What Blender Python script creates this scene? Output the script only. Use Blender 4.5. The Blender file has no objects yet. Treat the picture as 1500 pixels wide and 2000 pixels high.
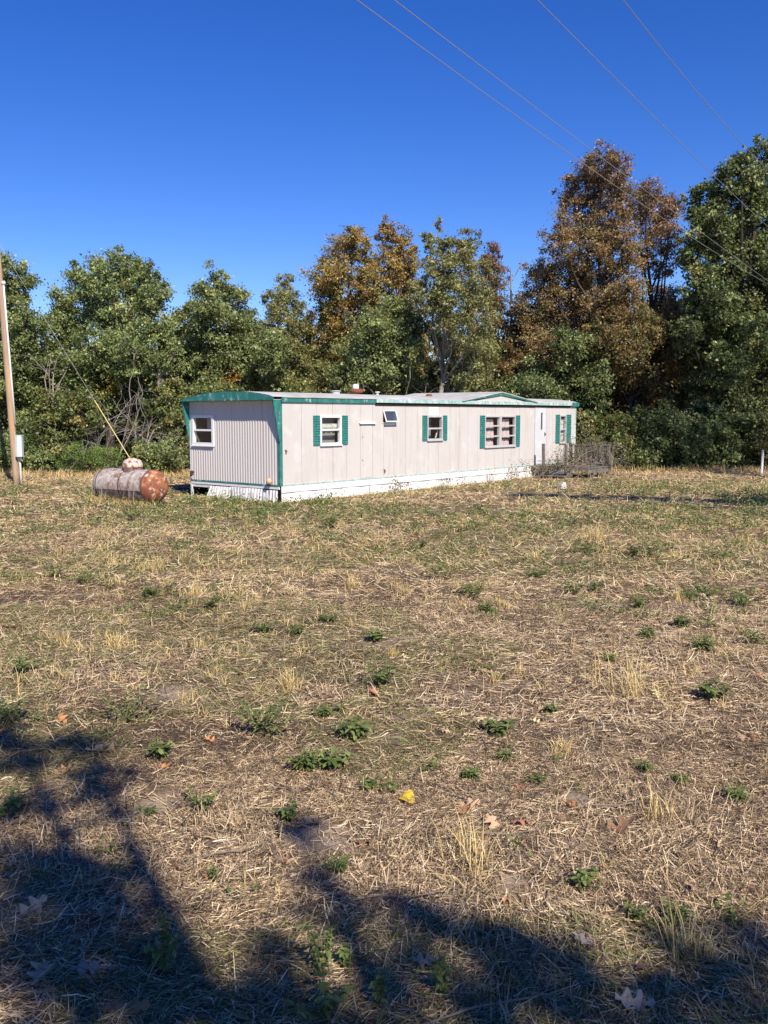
import bpy, math, random
import numpy as np
from mathutils import Vector

random.seed(7)
R = np.random.default_rng(11)
rad = math.radians
SC = bpy.context.scene
COL = SC.collection

# ------------------------------------------------------------------ camera, sky, sun, exposure
EYE = 2.3
PITCH = rad(6.0)
FPX = 1800.0                         # focal length in pixels of the 1500 x 2000 photograph
cam = bpy.data.cameras.new("camera")
cam.sensor_fit = 'VERTICAL'
cam.sensor_height = 24.0
cam.lens = 24.0 * FPX / 2000.0
cam.clip_start = 0.1
cam.clip_end = 3000
cam_o = bpy.data.objects.new("camera", cam)
COL.objects.link(cam_o)
cam_o.location = (0, 0, EYE)
cam_o.rotation_euler = (math.pi / 2 - PITCH, 0, 0)
SC.camera = cam_o

SUN_EL = rad(40.8)
SUN_H = (0.402, -0.916)              # horizontal direction towards the sun: behind the camera, to its right
W = bpy.data.worlds.new("World")
SC.world = W
W.use_nodes = True
nt = W.node_tree
nt.nodes.clear()
sky = nt.nodes.new("ShaderNodeTexSky")
sky.sky_type = 'NISHITA'
sky.sun_disc = False
sky.sun_elevation = SUN_EL
sky.sun_rotation = math.atan2(SUN_H[0], SUN_H[1])
sky.altitude = 1500
sky.air_density = 1.0
sky.dust_density = 0.0
sky.ozone_density = 3.5
hs = nt.nodes.new("ShaderNodeHueSaturation")
hs.inputs['Saturation'].default_value = 1.33
hs.inputs['Hue'].default_value = 0.521
hs.inputs['Value'].default_value = 1.025
bg = nt.nodes.new("ShaderNodeBackground")
bg.inputs['Strength'].default_value = 0.112
wo = nt.nodes.new("ShaderNodeOutputWorld")
nt.links.new(sky.outputs[0], hs.inputs['Color'])
nt.links.new(hs.outputs[0], bg.inputs['Color'])
nt.links.new(bg.outputs[0], wo.inputs['Surface'])

sun = bpy.data.lights.new("sun", 'SUN')
sun.energy = 5.0
sun.angle = rad(0.55)
sun.color = (1.0, 0.905, 0.755)
sun_o = bpy.data.objects.new("sun", sun)
COL.objects.link(sun_o)
SUNDIR = Vector((SUN_H[0] * math.cos(SUN_EL), SUN_H[1] * math.cos(SUN_EL), math.sin(SUN_EL)))
sun_o.rotation_euler = SUNDIR.to_track_quat('Z', 'Y').to_euler()
sun_o.location = (10, -20, 25)

vs = SC.view_settings
vs.view_transform = 'Standard'
vs.look = 'None'
vs.exposure = 0.42
vs.gamma = 1.0
vs.use_curve_mapping = False
SC.cycles.max_bounces = 6
SC.cycles.diffuse_bounces = 3
SC.cycles.glossy_bounces = 2
SC.cycles.transmission_bounces = 4
SC.cycles.transparent_max_bounces = 12

# ------------------------------------------------------------------ measuring helpers
CP, SP = math.cos(PITCH), math.sin(PITCH)


def ray(px, py):
    x = px - 750.0
    u = 1000.0 - py
    return x, FPX * CP + u * SP, u * CP - FPX * SP


def on_ground(px, py, z=0.0):
    r = ray(px, py)
    t = (z - EYE) / r[2]
    return r[0] * t, r[1] * t


def at(px, py, depth):
    r = ray(px, py)
    t = depth / r[1]
    return np.array([r[0] * t, depth, EYE + r[2] * t])


# ------------------------------------------------------------------ noise and terrain
def _hash(ix, iy, seed):
    h = (ix * 374761393 + iy * 668265263 + seed * 974711) & 0xFFFFFFFF
    h = ((h ^ (h >> 13)) * 1274126177) & 0xFFFFFFFF
    return ((h ^ (h >> 16)) & 0xFFFF) / 65535.0


def vnoise(x, y, scale, seed=0):
    x = np.asarray(x, float) / scale + 1000.0
    y = np.asarray(y, float) / scale + 1000.0
    ix = np.floor(x).astype(np.int64)
    iy = np.floor(y).astype(np.int64)
    fx, fy = x - ix, y - iy
    fx = fx * fx * (3 - 2 * fx)
    fy = fy * fy * (3 - 2 * fy)
    a, b = _hash(ix, iy, seed), _hash(ix + 1, iy, seed)
    c, d = _hash(ix, iy + 1, seed), _hash(ix + 1, iy + 1, seed)
    return (a * (1 - fx) + b * fx) * (1 - fy) + (c * (1 - fx) + d * fx) * fy


def fbm(x, y, scale, seed=0, octs=3):
    s, a, n = 0.0, 1.0, 0.0
    for o in range(octs):
        s = s + a * vnoise(x, y, scale / 2 ** o, seed + 17 * o)
        n += a
        a *= 0.55
    return s / n


def ghz(x, y):
    near = np.clip((60 - np.abs(np.asarray(y, float))) / 40, 0, 1)
    g = ((fbm(x, y, 5.0, 3, 2) - 0.5) * 0.16 + (fbm(x, y, 0.9, 5, 3) - 0.5) * 0.07) * near
    # level ground round the home
    dx, dy = np.asarray(x, float) + 2.761, np.asarray(y, float) - 24.498
    u, v = dx * 0.6361 + dy * 0.7716, -dx * 0.7716 + dy * 0.6361
    d = np.hypot(np.maximum(np.maximum(-u, u - 16.4), 0), np.maximum(np.maximum(-v, v - 3.7), 0))
    f = np.clip(d / 2.5, 0, 1)
    return g * (0.25 + 0.75 * f) - 0.045 * (1 - f)


# ------------------------------------------------------------------ object helpers
def tag(o, label=None, cat=None, group=None, kind=None):
    if label: o["label"] = label
    if cat: o["category"] = cat
    if group: o["group"] = group
    if kind: o["kind"] = kind
    return o


def link(name, me, parent=None, mat=None):
    o = bpy.data.objects.new(name, me)
    COL.objects.link(o)
    if parent is not None: o.parent = parent
    if mat is not None and me is not None and not me.materials: me.materials.append(mat)
    return o


def empty(name, loc=(0, 0, 0), rz=0.0):
    o = bpy.data.objects.new(name, None)
    o.empty_display_size = 0.2
    COL.objects.link(o)
    o.location = loc
    o.rotation_euler = (0, 0, rz)
    return o


def np_mesh(name, V, faces, col=None, smooth=False):
    """V (n,3); faces: list of int arrays (m,k); col (n,3) colour of each vertex."""
    me = bpy.data.meshes.new(name)
    V = np.ascontiguousarray(V, np.float32)
    me.vertices.add(len(V))
    me.vertices.foreach_set("co", V.ravel())
    idx = np.concatenate([np.asarray(f, np.int32).ravel() for f in faces])
    tot = np.concatenate([np.full(len(f), np.asarray(f).shape[1], np.int32) for f in faces])
    me.loops.add(len(idx))
    me.loops.foreach_set("vertex_index", idx)
    me.polygons.add(len(tot))
    me.polygons.foreach_set("loop_start", np.concatenate([[0], np.cumsum(tot)[:-1]]).astype(np.int32))
    if smooth:
        me.polygons.foreach_set("use_smooth", np.ones(len(tot), bool))
    if col is not None:
        at_ = me.attributes.new("Col", 'FLOAT_COLOR', 'POINT')
        c = np.ones((len(V), 4), np.float32)
        c[:, :3] = np.clip(col, 0, 1)
        at_.data.foreach_set("color", c.ravel())
    me.update(calc_edges=True)
    return me


class MB:
    """collects boxes, tubes and loose faces and links them as ONE mesh object"""

    def __init__(s, fmap=None):
        s.v, s.f, s.m = [], [], fmap

    def vert(s, p):
        s.v.append(tuple(s.m(*p)) if s.m else tuple(p))
        return len(s.v) - 1

    def face(s, pts):
        s.f.append([s.vert(p) for p in pts])

    def box(s, x0, x1, y0, y1, z0, z1):
        i = [s.vert(p) for p in ((x0, y0, z0), (x1, y0, z0), (x1, y1, z0), (x0, y1, z0),
                                 (x0, y0, z1), (x1, y0, z1), (x1, y1, z1), (x0, y1, z1))]
        for q in ((3, 2, 1, 0), (4, 5, 6, 7), (0, 1, 5, 4), (1, 2, 6, 5), (2, 3, 7, 6), (3, 0, 4, 7)):
            s.f.append([i[k] for k in q])

    def prism(s, poly, a0, a1, axis):
        """poly of 2-D points extruded along axis ('x','y','z') from a0 to a1"""
        def p3(p, a):
            return {'x': (a, p[0], p[1]), 'y': (p[0], a, p[1]), 'z': (p[0], p[1], a)}[axis]
        A = [s.vert(p3(p, a0)) for p in poly]
        B = [s.vert(p3(p, a1)) for p in poly]
        n = len(poly)
        s.f.append(A[::-1])
        s.f.append(B)
        for k in range(n):
            s.f.append([A[k], A[(k + 1) % n], B[(k + 1) % n], B[k]])

    def tube(s, pts, radii, sides=6, cap=True):
        pts = [Vector(p) for p in pts]
        if not hasattr(radii, '__len__'): radii = [radii] * len(pts)
        ref = Vector((0.31, 0.17, 0.93))
        rings = []
        for k, p in enumerate(pts):
            d = (pts[min(k + 1, len(pts) - 1)] - pts[max(k - 1, 0)])
            d = d.normalized() if d.length > 1e-9 else Vector((0, 0, 1))
            a = d.cross(ref)
            if a.length < 1e-3: a = d.cross(Vector((1, 0, 0)))
            a.normalize()
            b = d.cross(a)
            rings.append([s.vert(p + (a * math.cos(2 * math.pi * j / sides) + b * math.sin(2 * math.pi * j / sides)) * radii[k]) for j in range(sides)])
        for k in range(len(rings) - 1):
            for j in range(sides):
                s.f.append([rings[k][j], rings[k][(j + 1) % sides], rings[k + 1][(j + 1) % sides], rings[k + 1][j]])
        if cap and sides > 2:
            s.f.append(rings[0][::-1])
            s.f.append(rings[-1])

    def lathe(s, prof, c, n=24):
        """prof: (radius, z) about the vertical through c"""
        rings = []
        for r, z in prof:
            rings.append([s.vert((c[0] + r * math.cos(2 * math.pi * j / n), c[1] + r * math.sin(2 * math.pi * j / n), c[2] + z)) for j in range(n)])
        for k in range(len(rings) - 1):
            for j in range(n):
                s.f.append([rings[k][j], rings[k][(j + 1) % n], rings[k + 1][(j + 1) % n], rings[k + 1][j]])
        s.f.append(rings[-1])
        s.f.append(rings[0][::-1])

    def build(s, name, mat, parent=None, smooth=False):
        me = bpy.data.meshes.new(name)
        me.from_pydata(s.v, [], s.f)
        if smooth:
            me.polygons.foreach_set("use_smooth", np.ones(len(me.polygons), bool))
        me.update()
        return link(name, me, parent, mat)


# ------------------------------------------------------------------ materials
def new_mat(name):
    m = bpy.data.materials.new(name)
    m.use_nodes = True
    n = m.node_tree
    n.nodes.clear()
    out = n.nodes.new("ShaderNodeOutputMaterial")
    return m, n, out


def weathered(name, base, layers=(), rough=0.7, metal=0.0, spec=0.3, bump=0.0, bump_scale=60.0, stretch=(1, 1, 1), spec_var=None):
    """base colour, then layers (colour, noise scale, low, high, stretch) of dirt, rust, worn paint mixed over it"""
    m, n, out = new_mat(name)
    L = n.links
    b = n.nodes.new("ShaderNodeBsdfPrincipled")
    b.inputs['Roughness'].default_value = rough
    b.inputs['Metallic'].default_value = metal
    b.inputs['Specular IOR Level'].default_value = spec
    tc = n.nodes.new("ShaderNodeTexCoord")
    col = n.nodes.new("ShaderNodeRGB")
    col.outputs[0].default_value = (*base, 1)
    cur = col.outputs[0]
    for k, ly in enumerate(layers):
        c, sc, lo, hi = ly[:4]
        st = ly[4] if len(ly) > 4 else stretch
        mp = n.nodes.new("ShaderNodeMapping")
        mp.inputs['Scale'].default_value = st
        mp.inputs['Location'].default_value = (k * 3.7, k * 1.9, k * 5.3)
        L.new(tc.outputs['Object'], mp.inputs['Vector'])
        no = n.nodes.new("ShaderNodeTexNoise")
        no.inputs['Scale'].default_value = sc
        no.inputs['Detail'].default_value = 6
        no.inputs['Roughness'].default_value = 0.62
        L.new(mp.outputs[0], no.inputs['Vector'])
        rp = n.nodes.new("ShaderNodeMapRange")
        rp.inputs['From Min'].default_value = lo
        rp.inputs['From Max'].default_value = hi
        L.new(no.outputs['Fac'], rp.inputs['Value'])
        mx = n.nodes.new("ShaderNodeMix")
        mx.data_type = 'RGBA'
        L.new(rp.outputs[0], mx.inputs['Factor'])
        L.new(cur, mx.inputs['A'])
        mx.inputs['B'].default_value = (*c, 1)
        cur = mx.outputs['Result']
    L.new(cur, b.inputs['Base Color'])
    if bump > 0:
        no = n.nodes.new("ShaderNodeTexNoise")
        no.inputs['Scale'].default_value = bump_scale
        no.inputs['Detail'].default_value = 5
        mp = n.nodes.new("ShaderNodeMapping")
        mp.inputs['Scale'].default_value = stretch
        L.new(tc.outputs['Object'], mp.inputs['Vector'])
        L.new(mp.outputs[0], no.inputs['Vector'])
        bp = n.nodes.new("ShaderNodeBump")
        bp.inputs['Strength'].default_value = bump
        bp.inputs['Distance'].default_value = 0.02
        L.new(no.outputs['Fac'], bp.inputs['Height'])
        L.new(bp.outputs[0], b.inputs['Normal'])
    L.new(b.outputs[0], out.inputs['Surface'])
    return m


def plant_mat(name, translucent=0.3, rough=0.5, spec=0.25, gain=1.0):
    m, n, out = new_mat(name)
    L = n.links
    a = n.nodes.new("ShaderNodeAttribute")
    a.attribute_name = "Col"
    g = n.nodes.new("ShaderNodeVectorMath")
    g.operation = 'SCALE'
    g.inputs['Scale'].default_value = gain
    L.new(a.outputs['Color'], g.inputs[0])
    b = n.nodes.new("ShaderNodeBsdfPrincipled")
    b.inputs['Roughness'].default_value = rough
    b.inputs['Specular IOR Level'].default_value = spec
    L.new(g.outputs[0], b.inputs['Base Color'])
    t = n.nodes.new("ShaderNodeBsdfTranslucent")
    L.new(g.outputs[0], t.inputs['Color'])
    mx = n.nodes.new("ShaderNodeMixShader")
    mx.inputs['Fac'].default_value = translucent
    L.new(b.outputs[0], mx.inputs[1])
    L.new(t.outputs[0], mx.inputs[2])
    L.new(mx.outputs[0], out.inputs['Surface'])
    return m


def glass_mat(name, tint=(0.95, 0.96, 0.96), refl=0.07, rough=0.02):
    m, n, out = new_mat(name)
    L = n.links
    t = n.nodes.new("ShaderNodeBsdfTransparent")
    t.inputs['Color'].default_value = (*tint, 1)
    g = n.nodes.new("ShaderNodeBsdfGlossy")
    g.inputs['Roughness'].default_value = rough
    g.inputs['Color'].default_value = (0.9, 0.9, 0.9, 1)
    mx = n.nodes.new("ShaderNodeMixShader")
    mx.inputs['Fac'].default_value = refl
    L.new(t.outputs[0], mx.inputs[1])
    L.new(g.outputs[0], mx.inputs[2])
    L.new(mx.outputs[0], out.inputs['Surface'])
    return m


M = {}
UP = (1, 1, 0.12)
M['siding'] = weathered("siding_paint", (0.585, 0.555, 0.535),
                        [((0.54, 0.50, 0.47), 1.6, 0.46, 0.80, (1, 1, 0.35)), ((0.67, 0.64, 0.625), 2.2, 0.55, 0.75),
                         ((0.45, 0.39, 0.34), 5.0, 0.56, 0.85, (1, 1, 0.07)), ((0.45, 0.40, 0.35), 11.0, 0.60, 0.85, (1, 1, 0.3)), ((0.36, 0.31, 0.27), 26.0, 0.70, 0.82)], rough=0.6, bump=0.35, bump_scale=2.2)
M['corrugated'] = weathered("corrugated_paint", (0.60, 0.56, 0.545),
                            [((0.60, 0.545, 0.53), 1.8, 0.5, 0.8, (1, 1, 0.3)), ((0.55, 0.49, 0.46), 9.0, 0.62, 0.85, UP)], rough=0.5)
M['teal'] = weathered("teal_paint", (0.026, 0.165, 0.148),
                      [((0.08, 0.27, 0.25), 4.0, 0.45, 0.75), ((0.42, 0.54, 0.53), 7.0, 0.59, 0.70, (1, 1, 0.7)), ((0.025, 0.16, 0.13), 14.0, 0.62, 0.78)], rough=0.6)
M['teal_clean'] = weathered("teal_shutter_paint", (0.032, 0.185, 0.170), [((0.08, 0.28, 0.26), 8.0, 0.5, 0.8), ((0.45, 0.62, 0.58), 16.0, 0.62, 0.72)], rough=0.55)
M['teal_pale'] = weathered("faded_teal_paint", (0.36, 0.52, 0.50), [((0.13, 0.34, 0.31), 5.0, 0.5, 0.7), ((0.70, 0.72, 0.70), 8.0, 0.5, 0.65)], rough=0.6)
M['white'] = weathered("white_paint", (0.80, 0.79, 0.78), [((0.66, 0.64, 0.61), 3.0, 0.5, 0.85), ((0.50, 0.46, 0.41), 16.0, 0.66, 0.82)], rough=0.5)
M['skirt'] = weathered("white_skirt_paint", (0.82, 0.81, 0.80),
                       [((0.70, 0.69, 0.68), 2.5, 0.52, 0.8), ((0.42, 0.39, 0.36), 14.0, 0.62, 0.76, (1, 1, 0.5)), ((0.30, 0.27, 0.24), 30.0, 0.70, 0.80)], rough=0.6)
M['skirt_end'] = weathered("flaking_skirt_paint", (0.78, 0.77, 0.77),
                           [((0.36, 0.36, 0.38), 7.0, 0.52, 0.62, (1.0, 4.0, 0.35)), ((0.24, 0.22, 0.20), 15.0, 0.62, 0.74, (1.0, 3.0, 0.4))], rough=0.6)
M['roof'] = weathered("weathered_roof_coating", (0.46, 0.46, 0.45),
                      [((0.62, 0.62, 0.60), 1.2, 0.45, 0.7), ((0.27, 0.25, 0.23), 3.0, 0.52, 0.8, (0.4, 2, 1)), ((0.20, 0.17, 0.14), 12.0, 0.64, 0.8)], rough=0.7)
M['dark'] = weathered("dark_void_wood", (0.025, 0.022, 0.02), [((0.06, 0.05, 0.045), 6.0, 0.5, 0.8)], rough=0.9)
M['inside'] = weathered("inner_board", (0.16, 0.14, 0.12), rough=0.9)
M['vinyl'] = weathered("white_window_vinyl", (0.80, 0.80, 0.80), [((0.68, 0.67, 0.65), 6.0, 0.55, 0.8)], rough=0.4)
M['alu'] = weathered("grey_window_metal", (0.48, 0.48, 0.48), [((0.58, 0.58, 0.58), 8.0, 0.5, 0.7)], rough=0.4)
M['door'] = weathered("pale_door_metal", (0.60, 0.61, 0.65), [((0.72, 0.72, 0.73), 2.0, 0.5, 0.7), ((0.45, 0.44, 0.45), 5.0, 0.62, 0.8, UP)], rough=0.45)
M['glass'] = glass_mat("window_glass")
M['glass_milky'] = glass_mat("reflecting_glass", (0.55, 0.62, 0.62), 0.22, 0.5)
M['pink'] = weathered("pink_curtain", (0.72, 0.52, 0.51), [((0.78, 0.66, 0.64), 3.0, 0.45, 0.7), ((0.60, 0.25, 0.25), 9.0, 0.62, 0.75)], rough=0.9)
M['lace'] = weathered("lace_curtain", (0.75, 0.73, 0.68), [((0.30, 0.27, 0.22), 22.0, 0.52, 0.6)], rough=0.9)
M['lace_red'] = weathered("printed_curtain", (0.75, 0.72, 0.64), [((0.35, 0.30, 0.22), 11.0, 0.5, 0.6), ((0.45, 0.12, 0.10), 9.0, 0.62, 0.66)], rough=0.9)
M['blind'] = weathered("grey_blind", (0.34, 0.33, 0.33), [((0.22, 0.21, 0.21), 3.0, 0.5, 0.7)], rough=0.9)
M['rust'] = weathered("rust", (0.20, 0.075, 0.04), [((0.30, 0.12, 0.06), 9.0, 0.5, 0.7), ((0.10, 0.045, 0.03), 14.0, 0.55, 0.75)], rough=0.85, bump=0.3)
M['rusty_gasket'] = weathered("brown_plaster", (0.55, 0.42, 0.26), rough=0.8)
M['tank'] = weathered("weathered_tank_paint", (0.42, 0.38, 0.36),
                      [((0.23, 0.135, 0.10), 3.2, 0.44, 0.60, (1.4, 1, 0.8)), ((0.52, 0.48, 0.45), 7.5, 0.50, 0.62), ((0.27, 0.135, 0.085), 14.0, 0.54, 0.66),
                       ((0.56, 0.46, 0.40), 20.0, 0.60, 0.68), ((0.09, 0.06, 0.05), 9.0, 0.62, 0.74, (2.5, 1, 0.5))], rough=0.65, bump=0.15, bump_scale=25)
M['tank_head'] = weathered("rusty_red_tank_end", (0.24, 0.080, 0.048),
                           [((0.42, 0.19, 0.085), 5.5, 0.46, 0.60), ((0.18, 0.065, 0.04), 7.0, 0.56, 0.68), ((0.56, 0.40, 0.31), 8.0, 0.58, 0.64), ((0.70, 0.57, 0.49), 3.6, 0.62, 0.66), ((0.10, 0.04, 0.03), 16.0, 0.60, 0.70)], rough=0.7, bump=0.2, bump_scale=25)
M['tank_dome'] = weathered("flaking_dome_paint", (0.68, 0.50, 0.42), [((0.26, 0.09, 0.055), 11.0, 0.50, 0.57), ((0.74, 0.62, 0.54), 20.0, 0.55, 0.65)], rough=0.75, bump=0.2, bump_scale=30)
M['steel_dark'] = weathered("dark_rusty_steel", (0.06, 0.04, 0.032), [((0.13, 0.065, 0.04), 9.0, 0.5, 0.7)], rough=0.85)
M['pole'] = weathered("weathered_pole_wood", (0.45, 0.29, 0.17),
                      [((0.34, 0.25, 0.20), 1.3, 0.40, 0.62, (3, 3, 0.25)), ((0.55, 0.38, 0.22), 2.5, 0.52, 0.7, (4, 4, 0.3)), ((0.17, 0.12, 0.09), 6.0, 0.60, 0.72, (5, 5, 0.18))], rough=0.9, bump=0.3, bump_scale=14, stretch=(4, 4, 0.3))
M['conduit'] = weathered("white_conduit", (0.75, 0.75, 0.74), [((0.60, 0.58, 0.55), 4.0, 0.5, 0.8)], rough=0.45)
M['meter'] = weathered("pale_meter_box", (0.55, 0.63, 0.66), [((0.66, 0.71, 0.72), 3.0, 0.5, 0.7)], rough=0.45)
M['yellow'] = weathered("yellow_guy_guard", (0.60, 0.53, 0.17), [((0.50, 0.47, 0.24), 6.0, 0.5, 0.8)], rough=0.5)
M['wire'] = weathered("grey_wire", (0.33, 0.33, 0.33), rough=0.5, metal=0.2)
M['guy'] = weathered("grey_steel_strand", (0.33, 0.33, 0.31), rough=0.5, metal=0.3)
M['deck'] = weathered("grey_deck_wood", (0.16, 0.14, 0.122), [((0.23, 0.205, 0.185), 3.0, 0.45, 0.7, (1, 5, 1)), ((0.09, 0.075, 0.065), 7.0, 0.55, 0.75)], rough=0.9)
M['post'] = weathered("pale_post_wood", (0.44, 0.40, 0.31), [((0.32, 0.28, 0.21), 4.0, 0.45, 0.7, (4, 4, 0.5))], rough=0.9)
M['concrete'] = weathered("pale_concrete", (0.66, 0.60, 0.54), [((0.52, 0.46, 0.40), 9.0, 0.5, 0.75)], rough=0.9, bump=0.3)
M['bark'] = weathered("grey_brown_bark", (0.05, 0.041, 0.034), [((0.095, 0.08, 0.066), 3.0, 0.45, 0.65, (3, 3, 0.5)), ((0.06, 0.048, 0.04), 7.0, 0.5, 0.7, (4, 4, 0.6))], rough=0.95)
M['bark_pale'] = weathered("pale_bark", (0.26, 0.225, 0.18), [((0.36, 0.32, 0.27), 3.0, 0.45, 0.65, (3, 3, 0.5)), ((0.14, 0.115, 0.09), 7.0, 0.5, 0.7)], rough=0.95)
M['twig'] = weathered("grey_dead_twig", (0.30, 0.265, 0.235), [((0.20, 0.17, 0.145), 5.0, 0.45, 0.7)], rough=0.95)
M['vine'] = weathered("brown_dead_vine", (0.24, 0.195, 0.15), [((0.36, 0.315, 0.26), 3.0, 0.45, 0.65)], rough=0.95)
M['leaf'] = plant_mat("tree_leaves", 0.28, 0.42, 0.45)
M['straw'] = plant_mat("dry_straw", 0.12, 0.6, 0.2)
M['green'] = plant_mat("green_blades", 0.3, 0.5, 0.25)
M['fallen'] = plant_mat("fallen_leaf_surface", 0.15, 0.7, 0.15)


def ground_material():
    m, n, out = new_mat("field_soil")
    L = n.links
    tc = n.nodes.new("ShaderNodeTexCoord")
    b = n.nodes.new("ShaderNodeBsdfPrincipled")
    b.inputs['Roughness'].default_value = 0.95
    b.inputs['Specular IOR Level'].default_value = 0.1

    def noise(scale, detail=6, rough=0.6, loc=(0, 0, 0)):
        mp = n.nodes.new("ShaderNodeMapping")
        mp.inputs['Location'].default_value = loc
        L.new(tc.outputs['Object'], mp.inputs['Vector'])
        no = n.nodes.new("ShaderNodeTexNoise")
        no.inputs['Scale'].default_value = scale
        no.inputs['Detail'].default_value = detail
        no.inputs['Roughness'].default_value = rough
        L.new(mp.outputs[0], no.inputs['Vector'])
        return no.outputs['Fac']

    def ramp(fac, stops):
        r = n.nodes.new("ShaderNodeValToRGB")
        e = r.color_ramp.elements
        while len(e) < len(stops): e.new(0.5)
        for k, (p, c) in enumerate(stops):
            e[k].position = p
            e[k].color = (*c, 1)
        L.new(fac, r.inputs['Fac'])
        return r.outputs['Color']

    def mix(fac, a, c2, lo, hi):
        rp = n.nodes.new("ShaderNodeMapRange")
        rp.inputs['From Min'].default_value = lo
        rp.inputs['From Max'].default_value = hi
        L.new(fac, rp.inputs['Value'])
        mx = n.nodes.new("ShaderNodeMix")
        mx.data_type = 'RGBA'
        L.new(rp.outputs[0], mx.inputs['Factor'])
        L.new(a, mx.inputs['A'])
        if isinstance(c2, tuple): mx.inputs['B'].default_value = (*c2, 1)
        else: L.new(c2, mx.inputs['B'])
        return mx.outputs['Result']

    fine = ramp(noise(38, 8, 0.7), [(0.30, (0.055, 0.040, 0.028)), (0.48, (0.15, 0.11, 0.072)), (0.62, (0.29, 0.215, 0.14)), (0.78, (0.46, 0.36, 0.24))])
    soil = ramp(noise(14, 8, 0.7, (4, 2, 0)), [(0.3, (0.17, 0.125, 0.09)), (0.5, (0.34, 0.265, 0.20)), (0.7, (0.52, 0.425, 0.33))])
    ba = n.nodes.new("ShaderNodeAttribute")
    ba.attribute_name = "Col"
    c = mix(ba.outputs['Fac'], fine, soil, 0.35, 0.75)
    c = mix(noise(0.8, 6, 0.65, (2, 7, 0)), c, (0.15, 0.15, 0.065), 0.60, 0.80)
    c = mix(noise(3.0, 6, 0.65, (6, 1, 0)), c, (0.07, 0.05, 0.037), 0.52, 0.68)
    L.new(c, b.inputs['Base Color'])
    bp = n.nodes.new("ShaderNodeBump")
    bp.inputs['Strength'].default_value = 0.6
    bp.inputs['Distance'].default_value = 0.02
    L.new(noise(45, 6, 0.7), bp.inputs['Height'])
    L.new(bp.outputs[0], b.inputs['Normal'])
    L.new(b.outputs[0], out.inputs['Surface'])
    return m


M['ground'] = ground_material()

BARE = [(*on_ground(a, c), q) for a, c, q in ((315, 1585, 0.20), (335, 1362, 0.22), (640, 1640, 0.22), (430, 1665, 0.14), (1120, 1570, 0.12), (850, 1000, 0.7), (420, 1030, 0.6), (1000, 1740, 0.12))]


def bareness(x, y):
    """0..1: how bare the soil lies"""
    b = np.clip((fbm(x, y, 0.9, 71, 4) - 0.58) / 0.14, 0, 0.6)
    wob = 0.15 + 1.7 * fbm(x, y, 0.22, 77, 4)
    for bx, by, q in BARE:
        d = np.hypot(np.asarray(x) - bx, (np.asarray(y) - by) * 0.75) / (q * wob)
        b = np.maximum(b, np.clip(1.4 - 1.1 * d, 0, 0.82))
    return b


# ------------------------------------------------------------------ ground sheet
def spaced(stops):
    out = []
    for a, b, st in stops:
        out.append(np.arange(a, b, st))
    return np.concatenate(out)


gx = spaced([(-1500, -200, 260), (-200, -40, 16), (-40, -8, 1.0), (-8, 8, 0.11), (8, 40, 1.0), (40, 200, 16), (200, 1501, 260)])
gy = spaced([(-300, -40, 52), (-40, 2, 2.0), (2, 12, 0.11), (12, 45, 0.5), (45, 200, 8), (200, 1600, 200)])
GX, GY = np.meshgrid(gx, gy)
GZ = ghz(GX, GY)
V = np.stack([GX, GY, GZ], -1).reshape(-1, 3)
nx, ny = len(gx), len(gy)
ii = (np.arange(ny - 1)[:, None] * nx + np.arange(nx - 1)[None, :]).ravel()
me = np_mesh("ground", V, [np.stack([ii, ii + 1, ii + 1 + nx, ii + nx], 1)], np.repeat(bareness(V[:, 0], V[:, 1])[:, None], 3, 1), smooth=True)
tag(link("ground", me, None, M['ground']), kind='structure')

# ------------------------------------------------------------------ mobile home
HA = rad(50.5)
HC = (-2.761, 24.498)
HU = (math.cos(HA), math.sin(HA))
HV = (-math.sin(HA), math.cos(HA))
HL, HW, ZB, ZT = 16.4, 3.7, 0.41, 2.70


def hloc(u, v):
    return HC[0] + u * HU[0] + v * HV[0], HC[1] + u * HU[1] + v * HV[1]


home = empty("mobile_home", (HC[0], HC[1], 0), HA)
tag(home, "long pale pink mobile home with teal trim and white skirting", "mobile home")

OPEN = [(1.56, 2.36, 1.51, 2.25), (4.25, 4.83, 2.08, 2.45), (6.50, 7.27, 1.53, 2.25), (9.82, 10.74, 1.22, 2.25), (10.84, 11.78, 1.22, 2.25),
        (13.19, 14.07, 0.46, 2.60), (15.11, 15.58, 1.25, 2.27)]
END_OPEN = [(2.70, 3.54, 1.50, 2.24)]


def cut_strip(u0, u1, z0, z1, opens):
    """rectangles of a strip that are left after the openings are cut out"""
    cuts = sorted({u0, u1, *[o[0] for o in opens if u0 < o[0] < u1], *[o[1] for o in opens if u0 < o[1] < u1]})
    out = []
    for a, b in zip(cuts[:-1], cuts[1:]):
        if b - a < 1e-4: continue
        mid = (a + b) / 2
        zs = z0
        for o in sorted([o for o in opens if o[0] < mid < o[1]], key=lambda o: o[2]):
            if o[2] > zs: out.append((a, b, zs, o[2]))
            zs = max(zs, o[3])
        if zs < z1: out.append((a, b, zs, z1))
    return out


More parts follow.
